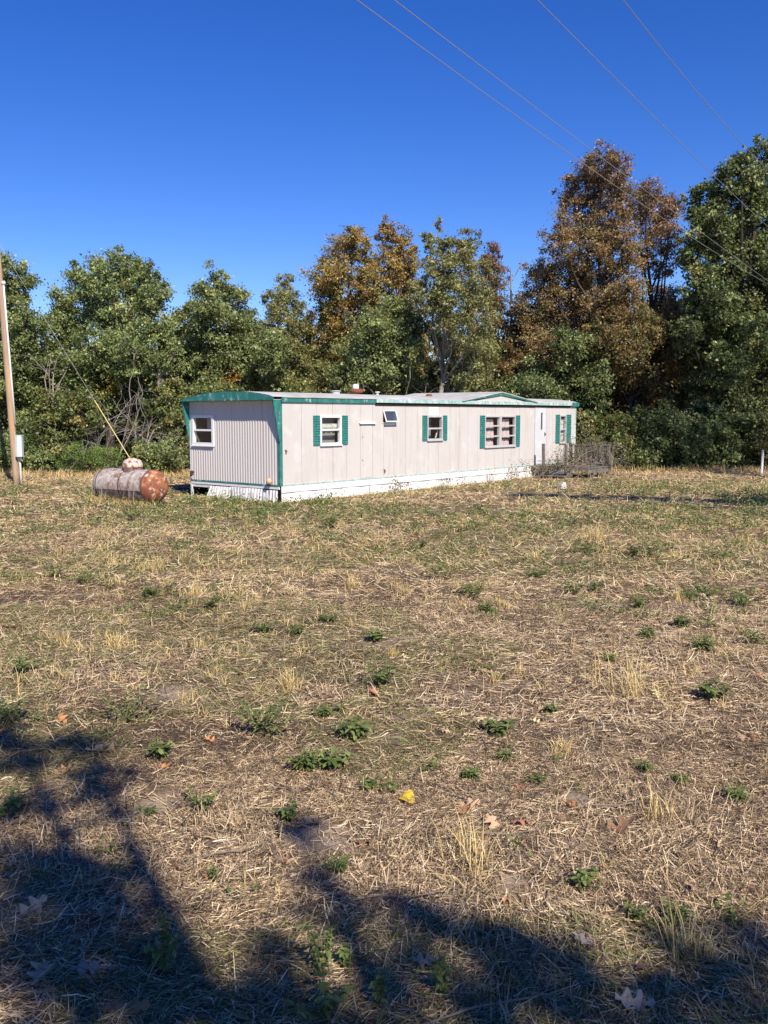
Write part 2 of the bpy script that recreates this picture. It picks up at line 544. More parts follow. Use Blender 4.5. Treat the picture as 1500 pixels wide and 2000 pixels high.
# inner walls, floor
b = MB()
for r in cut_strip(0.01, HL - 0.01, ZB, ZT, OPEN): b.box(r[0], r[1], 0.0, 0.05, r[2], r[3])
for r in cut_strip(0.05, HW, ZB, ZT, END_OPEN): b.box(0.0, 0.05, r[0], r[1], r[2], r[3])
b.box(0.05, HL, HW - 0.05, HW, ZB, ZT)
b.box(HL - 0.05, HL, 0.05, HW - 0.05, ZB, ZT)
b.box(0.05, HL - 0.05, 0.05, HW - 0.05, ZB, ZB + 0.05)
b.box(4.0, 4.06, 0.05, HW - 0.05, ZB + 0.05, ZT)
b.box(8.0, 8.06, 0.05, HW - 0.05, ZB + 0.05, ZT)
b.box(13.0, 13.06, 0.9, HW - 0.05, ZB + 0.05, ZT)
b.build("wall", M['inside'], home)

# siding panels of the long wall
edges = [0.0, 0.80, 1.40, 2.05, 2.63, 3.23, 3.79, 4.30, 4.80, 5.36, 5.96, 6.55, 7.11, 7.74, 8.26, 8.78, 9.37, 9.92, 10.48, 11.04, 11.58, 12.12, 12.66,
         13.19, 14.07, 14.56, 15.08, 15.60, 16.02, 16.40]
for a, c in zip(edges[:-1], edges[1:]):
    b = MB()
    g = 0.006
    dy = random.uniform(-0.002, 0.003)
    todo = cut_strip(a + g, c - g, ZB + 0.03, ZT - 0.02, OPEN)
    while todo:
        piece = [todo.pop(0)]
        grown = True
        while grown:
            grown = False
            for q in list(todo):
                if any(abs(q[0] - p[1]) < 1e-6 or abs(p[0] - q[1]) < 1e-6 for p in piece if min(p[3], q[3]) - max(p[2], q[2]) > 0.01):
                    piece.append(q)
                    todo.remove(q)
                    grown = True
        b = MB()
        for r in piece: b.box(r[0], r[1], -0.016 + dy, -0.001, r[2], r[3])
        b.build("siding_panel", M['siding'], home)

# corrugated sheets of the end wall
ce = [0.04, 0.66, 1.27, 1.88, 2.49, 3.10, 3.66]
for k, (a, c) in enumerate(zip(ce[:-1], ce[1:])):
    P = 0.105
    vs_ = set([a, c])
    j = math.floor(a / P)
    while j * P < c:
        for q in (0.0, 0.30, 0.5, 0.80):
            x = (j + q) * P
            if a < x < c: vs_.add(x)
        j += 1
    for o in END_OPEN:
        for x in o[:2]:
            if a < x < c: vs_.add(x)
    vs_ = sorted(vs_)

    def dep(x):
        t = (x / P) % 1.0
        d = np.interp(t, [0, 0.30, 0.5, 0.80, 1.0], [0.0, 0.0, 0.013, 0.013, 0.0])
        return -0.006 - d - 0.004 * (k % 2)
    b = MB()
    for x0, x1 in zip(vs_[:-1], vs_[1:]):
        for r in cut_strip(x0, x1, ZB + 0.03, ZT - 0.01, END_OPEN):
            b.face([(dep(x0), x0, r[2]), (dep(x1), x1, r[2]), (dep(x1), x1, r[3]), (dep(x0), x0, r[3])])
    b.build("corrugated_panel", M['corrugated'], home)


def front(x, y, z): return (x, y, z)
def endmap(x, y, z): return (y, x, z)


def window(fm, o, rails, fw, mat, curtain=None, drop=1.0, name="window", glass='glass', proud=0.045, sill=True):
    u0, u1, z0, z1 = o
    b = MB(fm)
    y0, y1 = -proud, 0.06
    b.box(u0 - fw, u0 + 0.02, y0, y1, z0 - fw, z1 + fw)
    b.box(u1 - 0.02, u1 + fw, y0, y1, z0 - fw, z1 + fw)
    b.box(u0 + 0.02, u1 - 0.02, y0, y1, z1 - 0.02, z1 + fw)
    b.box(u0 + 0.02, u1 - 0.02, y0, y1, z0 - fw, z0 + 0.02)
    f = b.build(name, mat, home)
    zs = [z0] + rails + [z1]
    for z in rails:
        r_ = MB(fm)
        r_.box(u0 + 0.02, u1 - 0.02, -proud + 0.012, 0.03, z - 0.022, z + 0.030)
        r_.build("rail", mat, f)
    for k, (a, c) in enumerate(zip(zs[:-1], zs[1:])):
        p = MB(fm)
        off = 0.0 if k % 2 == 0 else -0.012
        p.box(u0 + 0.02, u1 - 0.02, off, off + 0.006, a + 0.02, c - 0.02)
        p.build("pane", M[glass], f)
    if sill:
        s_ = MB(fm)
        s_.box(u0 - fw - 0.01, u1 + fw + 0.01, -proud - 0.03, -0.02, z0 - fw - 0.03, z0 - fw)
        s_.build("sill", mat, f)
    if curtain:
        cm, zz0, zz1, depth = curtain
        n_ = 34
        c_ = MB(fm)
        xs = np.linspace(u0 - 0.02, u1 + 0.02, n_)
        ys = depth + 0.02 * np.sin(np.linspace(0, 26, n_)) + 0.01 * np.sin(np.linspace(0, 61, n_))
        zl = zz0 + 0.025 * np.abs(np.sin(np.linspace(0, 22, n_)))
        for k in range(n_ - 1):
            c_.face([(xs[k], ys[k], zl[k]), (xs[k + 1], ys[k + 1], zl[k + 1]), (xs[k + 1], ys[k + 1], zz1), (xs[k], ys[k], zz1)])
        c_.build("curtain", M[cm], f)
    return f


w1 = window(front, OPEN[0], [1.89], 0.04, M['vinyl'], ('lace', 1.93, 2.06, 0.10), sill=True)
c_ = MB(); c_.box(1.5, 2.42, 0.25, 0.27, 1.45, 2.3); c_.build("blind", M['blind'], w1)
# scalloped lace edge under the meeting rail
c_ = MB()
for k in range(9):
    x = 1.58 + k * 0.085
    c_.prism([(x, 1.885), (x + 0.02, 1.845), (x + 0.045, 1.833), (x + 0.068, 1.845), (x + 0.085, 1.885)], 0.08, 0.085, 'y')
c_.build("valance", M['lace'], w1)
w2 = window(front, OPEN[2], [1.87], 0.03, M['alu'], None, sill=True)
c_ = MB(); c_.box(6.45, 7.1, 0.30, 0.31, 1.45, 2.3); c_.build("blind", M['blind'], w2)
c_ = MB(); c_.prism([(7.05, 1.57), (7.12, 1.57), (7.22, 1.80), (7.18, 1.82)], 0.09, 0.10, 'y'); c_.build("curtain_end", M['lace'], w2)
for o in OPEN[3:5]:
    w3 = window(front, o, [1.56, 1.92], 0.03, M['alu'], None, sill=True)
    for z0_, z1_ in ((1.20, 1.44), (1.475, 1.79), (1.82, 2.16)):
        c_ = MB()
        xs = np.linspace(o[0], o[1] - 0.16, 16)
        ys = 0.11 + 0.012 * np.sin(np.linspace(0, 19, 16) + z0_ * 7)
        for k in range(15):
            c_.face([(xs[k], ys[k], z0_), (xs[k + 1], ys[k + 1], z0_), (xs[k + 1], ys[k + 1] + 0.03, z1_), (xs[k], ys[k] + 0.03, z1_)])
        c_.build("curtain", M['pink'], w3)
c_ = MB(); c_.box(10.75, 10.83, -0.05, 0.05, 1.19, 2.28); c_.build("mullion", M['alu'], home)
w4 = window(front, OPEN[6], [1.74], 0.03, M['alu'], ('lace_red', 1.28, 2.2, 0.10), sill=True)
we = window(endmap, END_OPEN[0], [1.87], 0.06, M['vinyl'], None, sill=True)
c_ = MB(endmap); c_.box(2.72, 3.1, 0.12, 0.13, 1.88, 2.24); c_.build("blind", M['blind'], we)

# small bathroom window, hinged at the top and propped open
o = OPEN[1]
b = MB()
b.box(o[0] - 0.03, o[0] + 0.01, -0.03, 0.05, o[2] - 0.03, o[3] + 0.03)
b.box(o[1] - 0.01, o[1] + 0.03, -0.03, 0.05, o[2] - 0.03, o[3] + 0.03)
b.box(o[0] + 0.01, o[1] - 0.01, -0.03, 0.05, o[3] - 0.01, o[3] + 0.05)
b.box(o[0] + 0.01, o[1] - 0.01, -0.03, 0.05, o[2] - 0.03, o[2] + 0.01)
wb = b.build("window", M['alu'], home)


def tilt(x, y, z, ztop=o[3], ang=0.34):
    d = ztop - z
    return (x, -0.035 - math.sin(ang) * d + y, ztop - math.cos(ang) * d)


s_ = MB(tilt)
s_.box(o[0] - 0.01, o[0] + 0.025, -0.02, 0.0, o[2], o[3]); s_.box(o[1] - 0.025, o[1] + 0.01, -0.02, 0.0, o[2], o[3])
s_.box(o[0] + 0.025, o[1] - 0.025, -0.02, 0.0, o[2], o[2] + 0.03); s_.box(o[0] + 0.025, o[1] - 0.025, -0.02, 0.0, o[3] - 0.03, o[3])
s_.build("sash", M['vinyl'], wb)
s_ = MB(tilt); s_.box(o[0] + 0.025, o[1] - 0.025, -0.012, -0.006, o[2] + 0.03, o[3] - 0.03); s_.build("pane", M['glass_milky'], wb)


def shutter(u0, u1, z0, z1):
    b = MB()
    fw = 0.035
    b.box(u0, u0 + fw, -0.05, -0.02, z0, z1); b.box(u1 - fw, u1, -0.05, -0.02, z0, z1)
    b.box(u0 + fw, u1 - fw, -0.05, -0.02, z1 - fw, z1); b.box(u0 + fw, u1 - fw, -0.05, -0.02, z0, z0 + fw)
    s = b.build("shutter", M['teal_clean'], home)
    n = int((z1 - z0 - 2 * fw) / 0.066)
    st = (z1 - z0 - 2 * fw) / n
    b = MB()
    for k in range(n):
        z = z0 + fw + k * st
        b.prism([(-0.052, z + 0.012), (-0.044, z + 0.004), (-0.022, z + st - 0.004), (-0.028, z + st)], u0 + fw, u1 - fw, 'x')
    tag(b.build("slats", M['teal_clean'], s), kind='stuff')


for q in ((1.25, 1.50, 1.47, 2.29), (2.41, 2.66, 1.47, 2.29), (6.22, 6.45, 1.49, 2.29), (7.32, 7.54, 1.49, 2.29),
          (9.50, 9.78, 1.17, 2.29), (11.83, 12.10, 1.17, 2.29), (14.77, 15.07, 1.22, 2.32), (15.63, 15.98, 1.22, 2.32)):
    shutter(*q)

# front door
o = OPEN[5]
b = MB()
b.box(o[0], o[0] + 0.03, -0.03, 0.05, o[2], o[3]); b.box(o[1] - 0.03, o[1], -0.03, 0.05, o[2], o[3]); b.box(o[0] + 0.03, o[1] - 0.03, -0.03, 0.05, o[3] - 0.03, o[3])
b.build("door_frame", M['alu'], home)
b = MB()
for r in cut_strip(o[0] + 0.035, o[1] - 0.035, o[2] + 0.01, o[3] - 0.035, [(13.64, 13.78, 1.75, 2.39)]): b.box(r[0], r[1], -0.024, 0.02, r[2], r[3])
dr = b.build("door", M['door'], home)
b = MB(); b.box(13.64, 13.78, 0.0, 0.008, 1.75, 2.39); b.build("pane", M['glass'], dr)
b = MB(); b.tube([(13.94, -0.024, 1.58), (13.94, -0.07, 1.58)], 0.028, 10); b.box(13.915, 13.965, -0.03, -0.0241, 1.50, 1.66); b.build("handle", M['steel_dark'], dr)
# hatch drip cap, hatch, electrical bits on the siding
b = MB(); b.prism([(-0.017, 2.10), (-0.085, 2.065), (-0.085, 2.045), (-0.017, 2.075)], 3.17, 3.88, 'x'); b.build("drip_cap", M['white'], home)
b = MB(); b.box(3.25, 3.77, -0.026, -0.0165, 0.46, 2.02); b.build("utility_hatch", M['siding'], home)
for u, z in ((3.32, 1.66), (3.32, 0.98)):
    b = MB(); b.tube([(u, -0.026, z), (u, -0.037, z)], 0.018, 8); b.build("latch", M['rust'], home)
b = MB(); b.tube([(4.32, -0.016, 0.66), (4.32, -0.05, 0.66), (4.33, -0.06, 0.58)], 0.018, 6); b.build("tap", M['rust'], home)
b = MB(); b.tube([(0.18, -0.014, 1.36), (0.18, -0.06, 1.36), (0.18, -0.065, 1.31)], 0.022, 6); b.build("hook", M['rust'], home)
b = MB(); b.box(6.55, 7.10, -0.0215, -0.0185, 2.31, 2.55); b.build("patch_panel", M['white'], home)

# trim
b = MB(); b.box(-0.022, 0.075, -0.024, -0.0165, ZB, ZT); b.box(-0.03, -0.022, -0.024, 0.06, ZB, ZT); b.build("corner_trim", M['teal'], home)
b = MB(); b.box(HL - 0.07, HL + 0.02, -0.024, -0.0165, ZB, ZT); b.box(HL + 0.02, HL + 0.028, -0.024, 0.06, ZB, ZT); b.build("corner_trim", M['teal_pale'], home)
b = MB(); b.box(-0.02, 0.0, HW - 0.04, HW + 0.02, 0.0, ZT); b.build("corner_trim", M['white'], home)
ua = 0.0
for k, ub in enumerate((3.9, 8.2, 13.18)):
    b = MB(); b.box(ua + 0.076 * (k == 0), ub - 0.01, -0.032, -0.017, ZB + 0.0, ZB + 0.035); b.build("belt_trim", M['teal_pale'], home); ua = ub
b = MB(); b.box(14.08, HL - 0.07, -0.032, -0.017, ZB, ZB + 0.035); b.build("belt_trim", M['teal_pale'], home)
b = MB(); b.box(-0.045, -0.030, 0.06, HW - 0.05, ZB - 0.01, ZB + 0.035); b.build("belt_trim", M['teal'], home)

# white skirting of the long wall: upper band boards and lower sheets
bj = [0.02, 2.9, 5.2, 7.4, 10.1, 13.2, HL]
for a, c in zip(bj[:-1], bj[1:]):
    dz = random.uniform(-0.008, 0.008)
    b = MB(); b.box(a + 0.008, c - 0.008, -0.024 + random.uniform(-.004, .004), 0.0, 0.235 + dz, ZB - 0.002); b.build("skirt_board", M['white'], home)
sj = [0.03, 1.25, 2.45, 3.66, 4.9, 6.1, 7.3, 8.5, 9.7, 10.9, 12.1, 13.2, 14.6, HL]
for a, c in zip(sj[:-1], sj[1:]):
    b = MB()
    n = 9
    xs = np.linspace(a + 0.006, c - 0.006, n)
    y = 0.004 + 0.010 * np.sin(np.linspace(0, 7, n) + a)
    for k in range(n - 1):
        b.face([(xs[k], y[k] - 0.02, -0.15), (xs[k + 1], y[k + 1] - 0.02, -0.15), (xs[k + 1], y[k + 1], 0.232), (xs[k], y[k], 0.232)])
    b.build("skirt_panel", M['skirt'], home)
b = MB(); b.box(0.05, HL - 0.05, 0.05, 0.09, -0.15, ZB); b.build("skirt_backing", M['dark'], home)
# skirting of the end wall: rail, leaning ribbed sheets, an open gap at the far corner
b = MB(); b.box(-0.035, 0.0, 0.02, HW - 0.02, ZB - 0.085, ZB - 0.012); b.build("skirt_rail", M['white'], home)
b = MB(); b.box(-0.02, 0.0, 2.75, HW - 0.05, ZB - 0.17, ZB - 0.10); b.build("skirt_rail", M['skirt_end'], home)
b = MB(); b.prism([(HW - 0.05, ZB - 0.09), (HW + 0.01, ZB - 0.09), (HW + 0.0, -0.05), (HW - 0.12, -0.05)], -0.03, -0.012, 'x'); b.build("skirt_stake", M['white'], home)
for (a, c, lean, lower) in ((1.93, 2.78, 0.10, 0.26), (1.48, 1.96, -0.02, -0.02), (0.66, 1.50, 0.05, 0.03), (0.06, 0.67, 0.01, -0.02)):
    b = MB()
    n = int((c - a) / 0.028)
    xs = np.linspace(a, c, n)
    zt = ZB - 0.09 + random.uniform(-0.03, 0.0)
    for k in range(n - 1):
        d0 = 0.022 * (k % 4 in (1, 2)); d1 = 0.022 * ((k + 1) % 4 in (1, 2))
        f0, f1 = (xs[k] - a) / (c - a), (xs[k + 1] - a) / (c - a)
        s0, s1 = lower * (f0 - 0.3) * 0.7, lower * (f1 - 0.3) * 0.7
        b.face([(-0.04 - d0 - lean, xs[k] + s0, -0.1), (-0.04 - d1 - lean, xs[k + 1] + s1, -0.1), (-0.038 - d1, xs[k + 1], zt), (-0.038 - d0, xs[k], zt)])
    b.build("skirt_panel", M['skirt_end'], home)
# frame beams under the floor seen through the gap
for v in (0.9, 2.8):
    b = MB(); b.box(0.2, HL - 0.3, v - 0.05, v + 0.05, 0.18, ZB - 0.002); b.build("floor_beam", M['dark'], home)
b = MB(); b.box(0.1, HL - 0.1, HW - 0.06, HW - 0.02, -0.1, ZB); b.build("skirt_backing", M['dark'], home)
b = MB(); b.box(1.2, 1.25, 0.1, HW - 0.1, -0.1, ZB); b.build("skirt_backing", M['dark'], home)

# end wall fittings
b = MB(); b.lathe([(0.0, -0.085), (0.05, -0.075), (0.075, -0.04), (0.085, 0.0), (0.075, 0.04), (0.05, 0.075), (0.0, 0.085)], (-0.13, 0.30, 0.54), 14)
b.build("round_fitting", M['rusty_gasket'], home, True)
b = MB(); b.tube([(-0.05, 3.55, 0.66), (-0.12, 3.55, 0.68), (-0.13, 3.5, 0.60), (-0.10, 3.6, 0.56), (-0.12, 3.57, 0.66)], 0.035, 8); b.build("hitch_socket", M['steel_dark'], home)

# barrel roof with overhang, arched fascia, tapering wing walls
OV = 0.30
ZE = 2.715


def arch(v):
    t = 2 * v / HW - 1
    return ZE + 0.035 + 0.06 * (1 - v / HW) + 0.165 * (1 - abs(t) ** 2.2)


na = 26
vv = np.linspace(-0.075, HW + 0.075, na)
za = [arch(min(max(v, 0), HW)) - (0.03 if v < 0 or v > HW else 0) for v in vv]
us = np.concatenate([[-OV], np.arange(0.6, HL, 1.22), [HL + 0.12]])
for a, c in zip(us[:-1], us[1:]):
    b = MB()
    lift = random.uniform(0, 0.004)
    for k in range(na - 1):
        b.face([(a, vv[k], za[k] + lift), (c + 0.02, vv[k], za[k] + lift + 0.003), (c + 0.02, vv[k + 1], za[k + 1] + lift + 0.003), (a, vv[k + 1], za[k + 1] + lift)])
    b.build("roof_sheet", M['roof'], home)
b = MB()
b.prism([(vv[k], za[k] - 0.006) for k in range(na)] + [(HW + 0.075, ZE - 0.02), (-0.075, ZE - 0.02)], -OV - 0.005, -OV + 0.02, 'x')
b.build("fascia", M['teal'], home)
b = MB(); b.box(-OV + 0.02, 0.0, -0.05, HW + 0.05, ZE - 0.012, ZE); b.build("soffit", M['corrugated'], home)
b = MB(); b.box(0.0, HL, 0.0, HW, ZE - 0.01, ZE + 0.01); b.build("ceiling", M['inside'], home)
b = MB()
b.prism([(vv[k], za[k] - 0.008) for k in range(na)] + [(HW + 0.075, ZE - 0.01), (-0.075, ZE - 0.01)], HL + 0.10, HL + 0.12, 'x')
b.build("fascia", M['teal'], home)
for v in (-0.045, HW + 0.005):
    b = MB(); b.prism([(-OV + 0.02, ZE - 0.02), (-0.022, ZE - 0.02), (-0.022, 1.58), (-0.05, 1.58)], v, v + 0.04, 'y'); b.build("wing_wall", M['teal'], home)
b = MB(); b.box(0.02, 3.90, -0.066, -0.026, 2.645, 2.765); b.build("fascia", M['teal'], home)
b = MB(); b.box(3.90, HL - 0.45, -0.030, -0.0165, 2.575, 2.668); b.build("shadow_gap_strip", M['dark'], home)  # near-black strip painting the shadow gap and bare wood under the roof lip
b = MB(); b.box(3.90, HL + 0.10, -0.085, -0.072, 2.67, 2.785); b.build("roof_edge", M['teal_pale'], home)
b = MB(); b.box(0.02, 3.90, -0.088, -0.0755, 2.768, 2.80); b.build("roof_edge", M['roof'], home)
b = MB(); b.box(HL - 0.42, HL + 0.13, -0.10, -0.086, 2.64, 2.80); b.build("fascia", M['teal'], home)

# shallow cross gable over the double window
G0, GP, G1, GZ_ = 8.35, 10.75, 13.25, 3.12
b = MB(); b.prism([(G0 + 0.5, ZE + 0.02), (G1 - 0.5, ZE + 0.02), (GP, GZ_ - 0.10)], -0.058, -0.04, 'y'); b.build("gable_panel", M['siding'], home)
for (x0, x1) in ((G0, GP), (GP, G1)):
    zl, zr = (ZE + 0.075, GZ_) if x0 == G0 else (GZ_, ZE + 0.075)
    b = MB(); b.prism([(x0, zl - 0.03), (x1, zr - 0.03), (x1, zr - 0.12), (x0, zl - 0.045)] if x0 == G0 else [(x0, zl - 0.03), (x1, zr - 0.03), (x1, zr - 0.045), (x0, zl - 0.12)], -0.105, -0.075, 'y')
    b.build("rake_board", M['teal'], home)
    b = MB(); b.prism([(x0, zl), (x1, zr), (x1, zr - 0.028), (x0, zl - 0.028)], -0.12, HW + 0.1, 'y'); b.build("gable_roof", M['roof'], home)


def on_roof(px, v):
    d = [ray(px, 770)[0] / ray(px, 770)[1]][0]
    p0 = hloc(0, v)
    u = (d * p0[1] - p0[0]) / (HU[0] - d * HU[1])
    return u, v, arch(v)


u, v, z = on_roof(696, 1.7)
b = MB(); b.lathe([(0.14, -0.04), (0.14, 0.05), (0.22, 0.07), (0.235, 0.12), (0.21, 0.17), (0.10, 0.19)], (u, v, z), 18); tv = b.build("roof_vent", M['rust'], home, False)
b = MB(); b.lathe([(0.10, 0.19), (0.10, 0.29), (0.095, 0.31), (0.05, 0.33)], (u - 0.03, v, z), 16); b.build("vent_cap", M['white'], tv)
u, v, z = on_roof(656, 1.7)
b = MB(); b.lathe([(0.13, -0.04), (0.13, 0.08), (0.16, 0.085), (0.16, 0.11)], (u, v, z), 14); b.build("roof_vent", M['alu'], home)
u, v, z = on_roof(737, 1.5)
b = MB(); b.lathe([(0.05, -0.04), (0.05, 0.07), (0.085, 0.075), (0.075, 0.11)], (u, v, z), 12); b.build("vent_pipe", M['alu'], home)
u, v, z = on_roof(838, 1.2)
b = MB(); b.lathe([(0.10, -0.04), (0.11, 0.05), (0.06, 0.075)], (u, v, z), 12); b.build("vent_pipe", M['rust'], home)
u, v, z = on_roof(938, 1.9)
b = MB(); b.lathe([(0.04, 0), (0.04, 0.22), (0.03, 0.23)], (u, v, z), 10); b.build("vent_pipe", M['alu'], home)
u, v, z = HL - 0.25, 0.15, arch(0.15)
b = MB(); b.lathe([(0.035, -0.02), (0.035, 0.06), (0.02, 0.07)], (u, v, z), 10); b.build("vent_pipe", M['alu'], home)

# ------------------------------------------------------------------ wooden porch in front of the door
DK = 0.42
porch = empty("porch", (HC[0], HC[1], 0), HA)
tag(porch, "weathered wooden porch with slatted railing and steps at the home's door", "porch")
d0, d1, dv = 12.95, 14.7, -2.4
x = d0
while x < d1 - 0.02:
    b = MB(); b.box(x + 0.005, min(x + 0.14, d1) - 0.005, dv + random.uniform(-0.03, 0.03), -0.06, DK - 0.035, DK + random.uniform(-0.006, 0.006)); b.build("deck_board", M['deck'], porch)
    x += 0.14
b = MB(); b.box(d0, d0 + 0.04, dv + 0.03, -0.06, DK - 0.10, DK - 0.036); b.box(d0 + 0.04, d1, dv + 0.03, dv + 0.07, DK - 0.2, DK - 0.036); b.box(d1 - 0.04, d1, dv + 0.07, -0.06, DK - 0.2, DK - 0.036); b.build("deck_joist", M['deck'], porch)
for (u, v, zb, zt, lx) in ((d0 + 0.05, -0.55, -0.1, 1.25, 0.04), (d0 + 0.05, -1.45, -0.1, 1.24, 0.0), (d1 - 0.06, dv + 0.08, -0.1, 1.22, 0.0), (d1 - 0.06, -0.75, -0.1, 1.26, 0.0), (d0 + 0.5, dv + 0.1, -0.1, DK - 0.21, 0.0)):
    b = MB(); b.prism([(v - 0.045, zb), (v + 0.045, zb), (v + 0.045 + lx, zt), (v - 0.045 + lx, zt)], u - 0.045, u + 0.045, 'x'); b.build("post", M['post'] if u < 13 else M['deck'], porch)
v = dv + 0.16
while v < -0.82:
    b = MB(); tl = random.uniform(-0.02, 0.02)
    b.prism([(v, DK + 0.03), (v + 0.05, DK + 0.03), (v + 0.05 + tl, 1.16), (v + tl, 1.16)], d1 - 0.09, d1 - 0.06, 'x'); b.build("baluster", M['deck'], porch)
    v += 0.115
b = MB(); b.box(d1 - 0.115, d1 - 0.02, dv + 0.02, -0.7, 1.162, 1.20); b.build("handrail", M['deck'], porch)
b = MB(); b.box(d1 - 0.1, d1 - 0.06, dv + 0.125, -0.79, DK + 0.01, DK + 0.028); b.build("bottom_rail", M['deck'], porch)
for k in range(2):
    b = MB(); b.box(d0 - 0.30 * (k + 1), d0 - 0.30 * k - 0.02, -1.75, -0.75, DK - 0.145 * (k + 1) - 0.035, DK - 0.145 * (k + 1)); b.build("step", M['deck'], porch)
for v in (-1.79, -0.75):
    b = MB(); b.prism([(d0, DK - 0.05), (d0, DK - 0.26), (d0 - 0.55, -0.1), (d0 - 0.64, -0.1), (d0 - 0.64, 0.08)], v, v + 0.04, 'y'); b.build("stringer", M['deck'], porch)


def gbase(px, py):
    x, y = on_ground(px, py)
    return x, y, float(ghz(x, y))


# white block by the steps
x, y, z = gbase(1097, 956)
b = MB()
ang = 0.5
b.box(-0.10, 0.10, -0.09, 0.09, -0.03, 0.16)
b.box(-0.02, 0.09, -0.06, 0.08, 0.1605, 0.235)
o = b.build("concrete_block", M['concrete'])
o.location = (x, y, z); o.rotation_euler = (0.05, 0.08, ang)
tag(o, "small broken pale concrete block on the grass by the porch steps", "concrete block")

# ------------------------------------------------------------------ propane tank
tx, ty = -6.62, 23.95
tank = empty("propane_tank", (tx, ty, 0), rad(-32))
tag(tank, "rusty horizontal propane tank with a domed lid lying in the grass", "gas tank")
TR, TH = 0.43, 0.83
TZ = TR + 0.05
ns = 40


def lathe_x(prof, n=ns):
    b = MB()
    rings = []
    for r, x_ in prof:
        rings.append([b.vert((x_, r * math.cos(2 * math.pi * j / n), TZ + r * math.sin(2 * math.pi * j / n))) for j in range(n)])
    for k in range(len(rings) - 1):
        for j in range(n):
            b.f.append([rings[k][j], rings[k][(j + 1) % n], rings[k + 1][(j + 1) % n], rings[k + 1][j]])
    return b


lathe_x([(TR, x_) for x_ in np.linspace(-TH, TH, 9)]).build("tank_body", M['tank'], tank, True)
hd = [(TR * math.cos(t), TR * 0.82 * math.sin(t)) for t in np.linspace(0, math.pi / 2 - 0.01, 12)]
lathe_x([(r + 0.002, TH + q) for r, q in hd]).build("tank_head", M['tank_head'], tank, True)
lathe_x([(r + 0.002, -TH - q) for r, q in hd]).build("tank_head", M['tank'], tank, True)
for sx in (-TH, TH, 0.02):
    lathe_x([(TR + 0.001, sx - 0.016), (TR + 0.007, sx - 0.010), (TR + 0.007, sx + 0.010), (TR + 0.001, sx + 0.016)]).build("weld_seam", M['steel_dark'], tank, True)
b = MB()
b.box(-0.86, 0.86, -TR - 0.012, -TR + 0.02, TZ - 0.11, TZ - 0.09)
b.build("side_seam", M['steel_dark'], tank)
for sx in (-0.55, 0.55):
    b = MB(); b.prism([(-0.30, 0.12), (-0.26, -0.08), (0.26, -0.08), (0.30, 0.12), (0.18, 0.085), (0.0, 0.058), (-0.18, 0.085)], sx - 0.05, sx + 0.05, 'x'); b.build("foot", M['steel_dark'], tank)
b = MB()
b.lathe([(0.245, -0.08), (0.25, 0.09), (0.262, 0.092), (0.262, 0.12), (0.25, 0.20), (0.20, 0.275), (0.11, 0.315), (0.0, 0.325)], (0.12, 0, TZ + TR - 0.04), 28)
b.build("dome_lid", M['tank_dome'], tank, True)
# dead stalks clinging to the tank
b = MB()
for k in range(12):
    xx = random.uniform(-0.9, 0.75); h = random.uniform(0.35, 0.75)
    b.tube([(xx, -TR - 0.10, -0.03), (xx + random.uniform(-.05, .05), -TR - 0.07, h * 0.5), (xx + random.uniform(-.12, .12), -TR - 0.04 + 0.06 * h, h)], [0.006, 0.005, 0.003], 4)
o = b.build("dead_stalks", M['vine'])
o.location = tank.location; o.rotation_euler = tank.rotation_euler
tag(o, "thin dead weed stalks standing against the propane tank's side", "dead weeds", kind='stuff')

# ------------------------------------------------------------------ utility pole, guy wire, overhead lines
px0, py0 = on_ground(33, 948)
pole = empty("utility_pole", (px0, py0, 0))
tag(pole, "leaning weathered wooden utility pole with white conduit and meter box", "utility pole")
lean = -0.040


def pl(z): return lean * z


b = MB(); zz = np.linspace(-0.3, 9.5, 14); b.tube([(pl(z), 0, z) for z in zz], [0.112 - 0.0035 * z for z in zz], 14); b.build("shaft", M['pole'], pole, True)
b = MB(); b.tube([(pl(z) + 0.135 - 0.003 * z, -0.05, z) for z in (2.0, 3.5, 5.0, 6.52)], 0.030, 10); b.build("conduit", M['conduit'], pole, True)
b = MB(); b.tube([(0.17, -0.05, -0.1), (0.155, -0.05, 0.7), (0.11, -0.05, 0.86), (0.105, -0.05, 1.0)], 0.034, 10); b.build("conduit", M['conduit'], pole, True)
b = MB(); b.lathe([(0.03, -0.05), (0.065, 0.0), (0.07, 0.05), (0.03, 0.085)], (pl(6.52) + 0.12, -0.05, 6.5), 12); b.build("weatherhead", M['conduit'], pole, True)
b = MB(); b.prism([(0.075, -0.20), (0.16, -0.24), (0.29, -0.20), (0.29, -0.04), (0.075, -0.04)], 0.95, 1.63, 'z'); mb_ = b.build("meter_box", M['meter'], pole)
b = MB(); b.box(0.165, 0.295, -0.225, -0.205, 0.90, 0.948); b.build("latch", M['steel_dark'], mb_)
b = MB(); b.prism([(0.07, -0.21), (0.16, -0.25), (0.30, -0.21), (0.30, -0.03), (0.07, -0.03)], 1.631, 1.655, 'z'); b.build("cover", M['meter'], mb_)

top = np.array([px0 + pl(8.2) + 0.09, py0, 7.75])
ax, ay = on_ground(293, 957)
anc = np.array([ax, ay, -0.05])
guy = empty("guy_wire", tuple(anc))
tag(guy, "slanting guy wire with a yellow guard behind the propane tank", "guy wire")
g1 = anc + (top - anc) * 0.36
b = MB(); b.tube([g1 - anc, top - anc], 0.0042, 6); b.build("strand", M['guy'], guy)
b = MB(); b.tube([np.zeros(3), g1 - anc], 0.0145, 8); b.build("guard", M['yellow'], guy)

LD = np.array([0.6556, 1.0]); LD = LD / np.linalg.norm(LD)


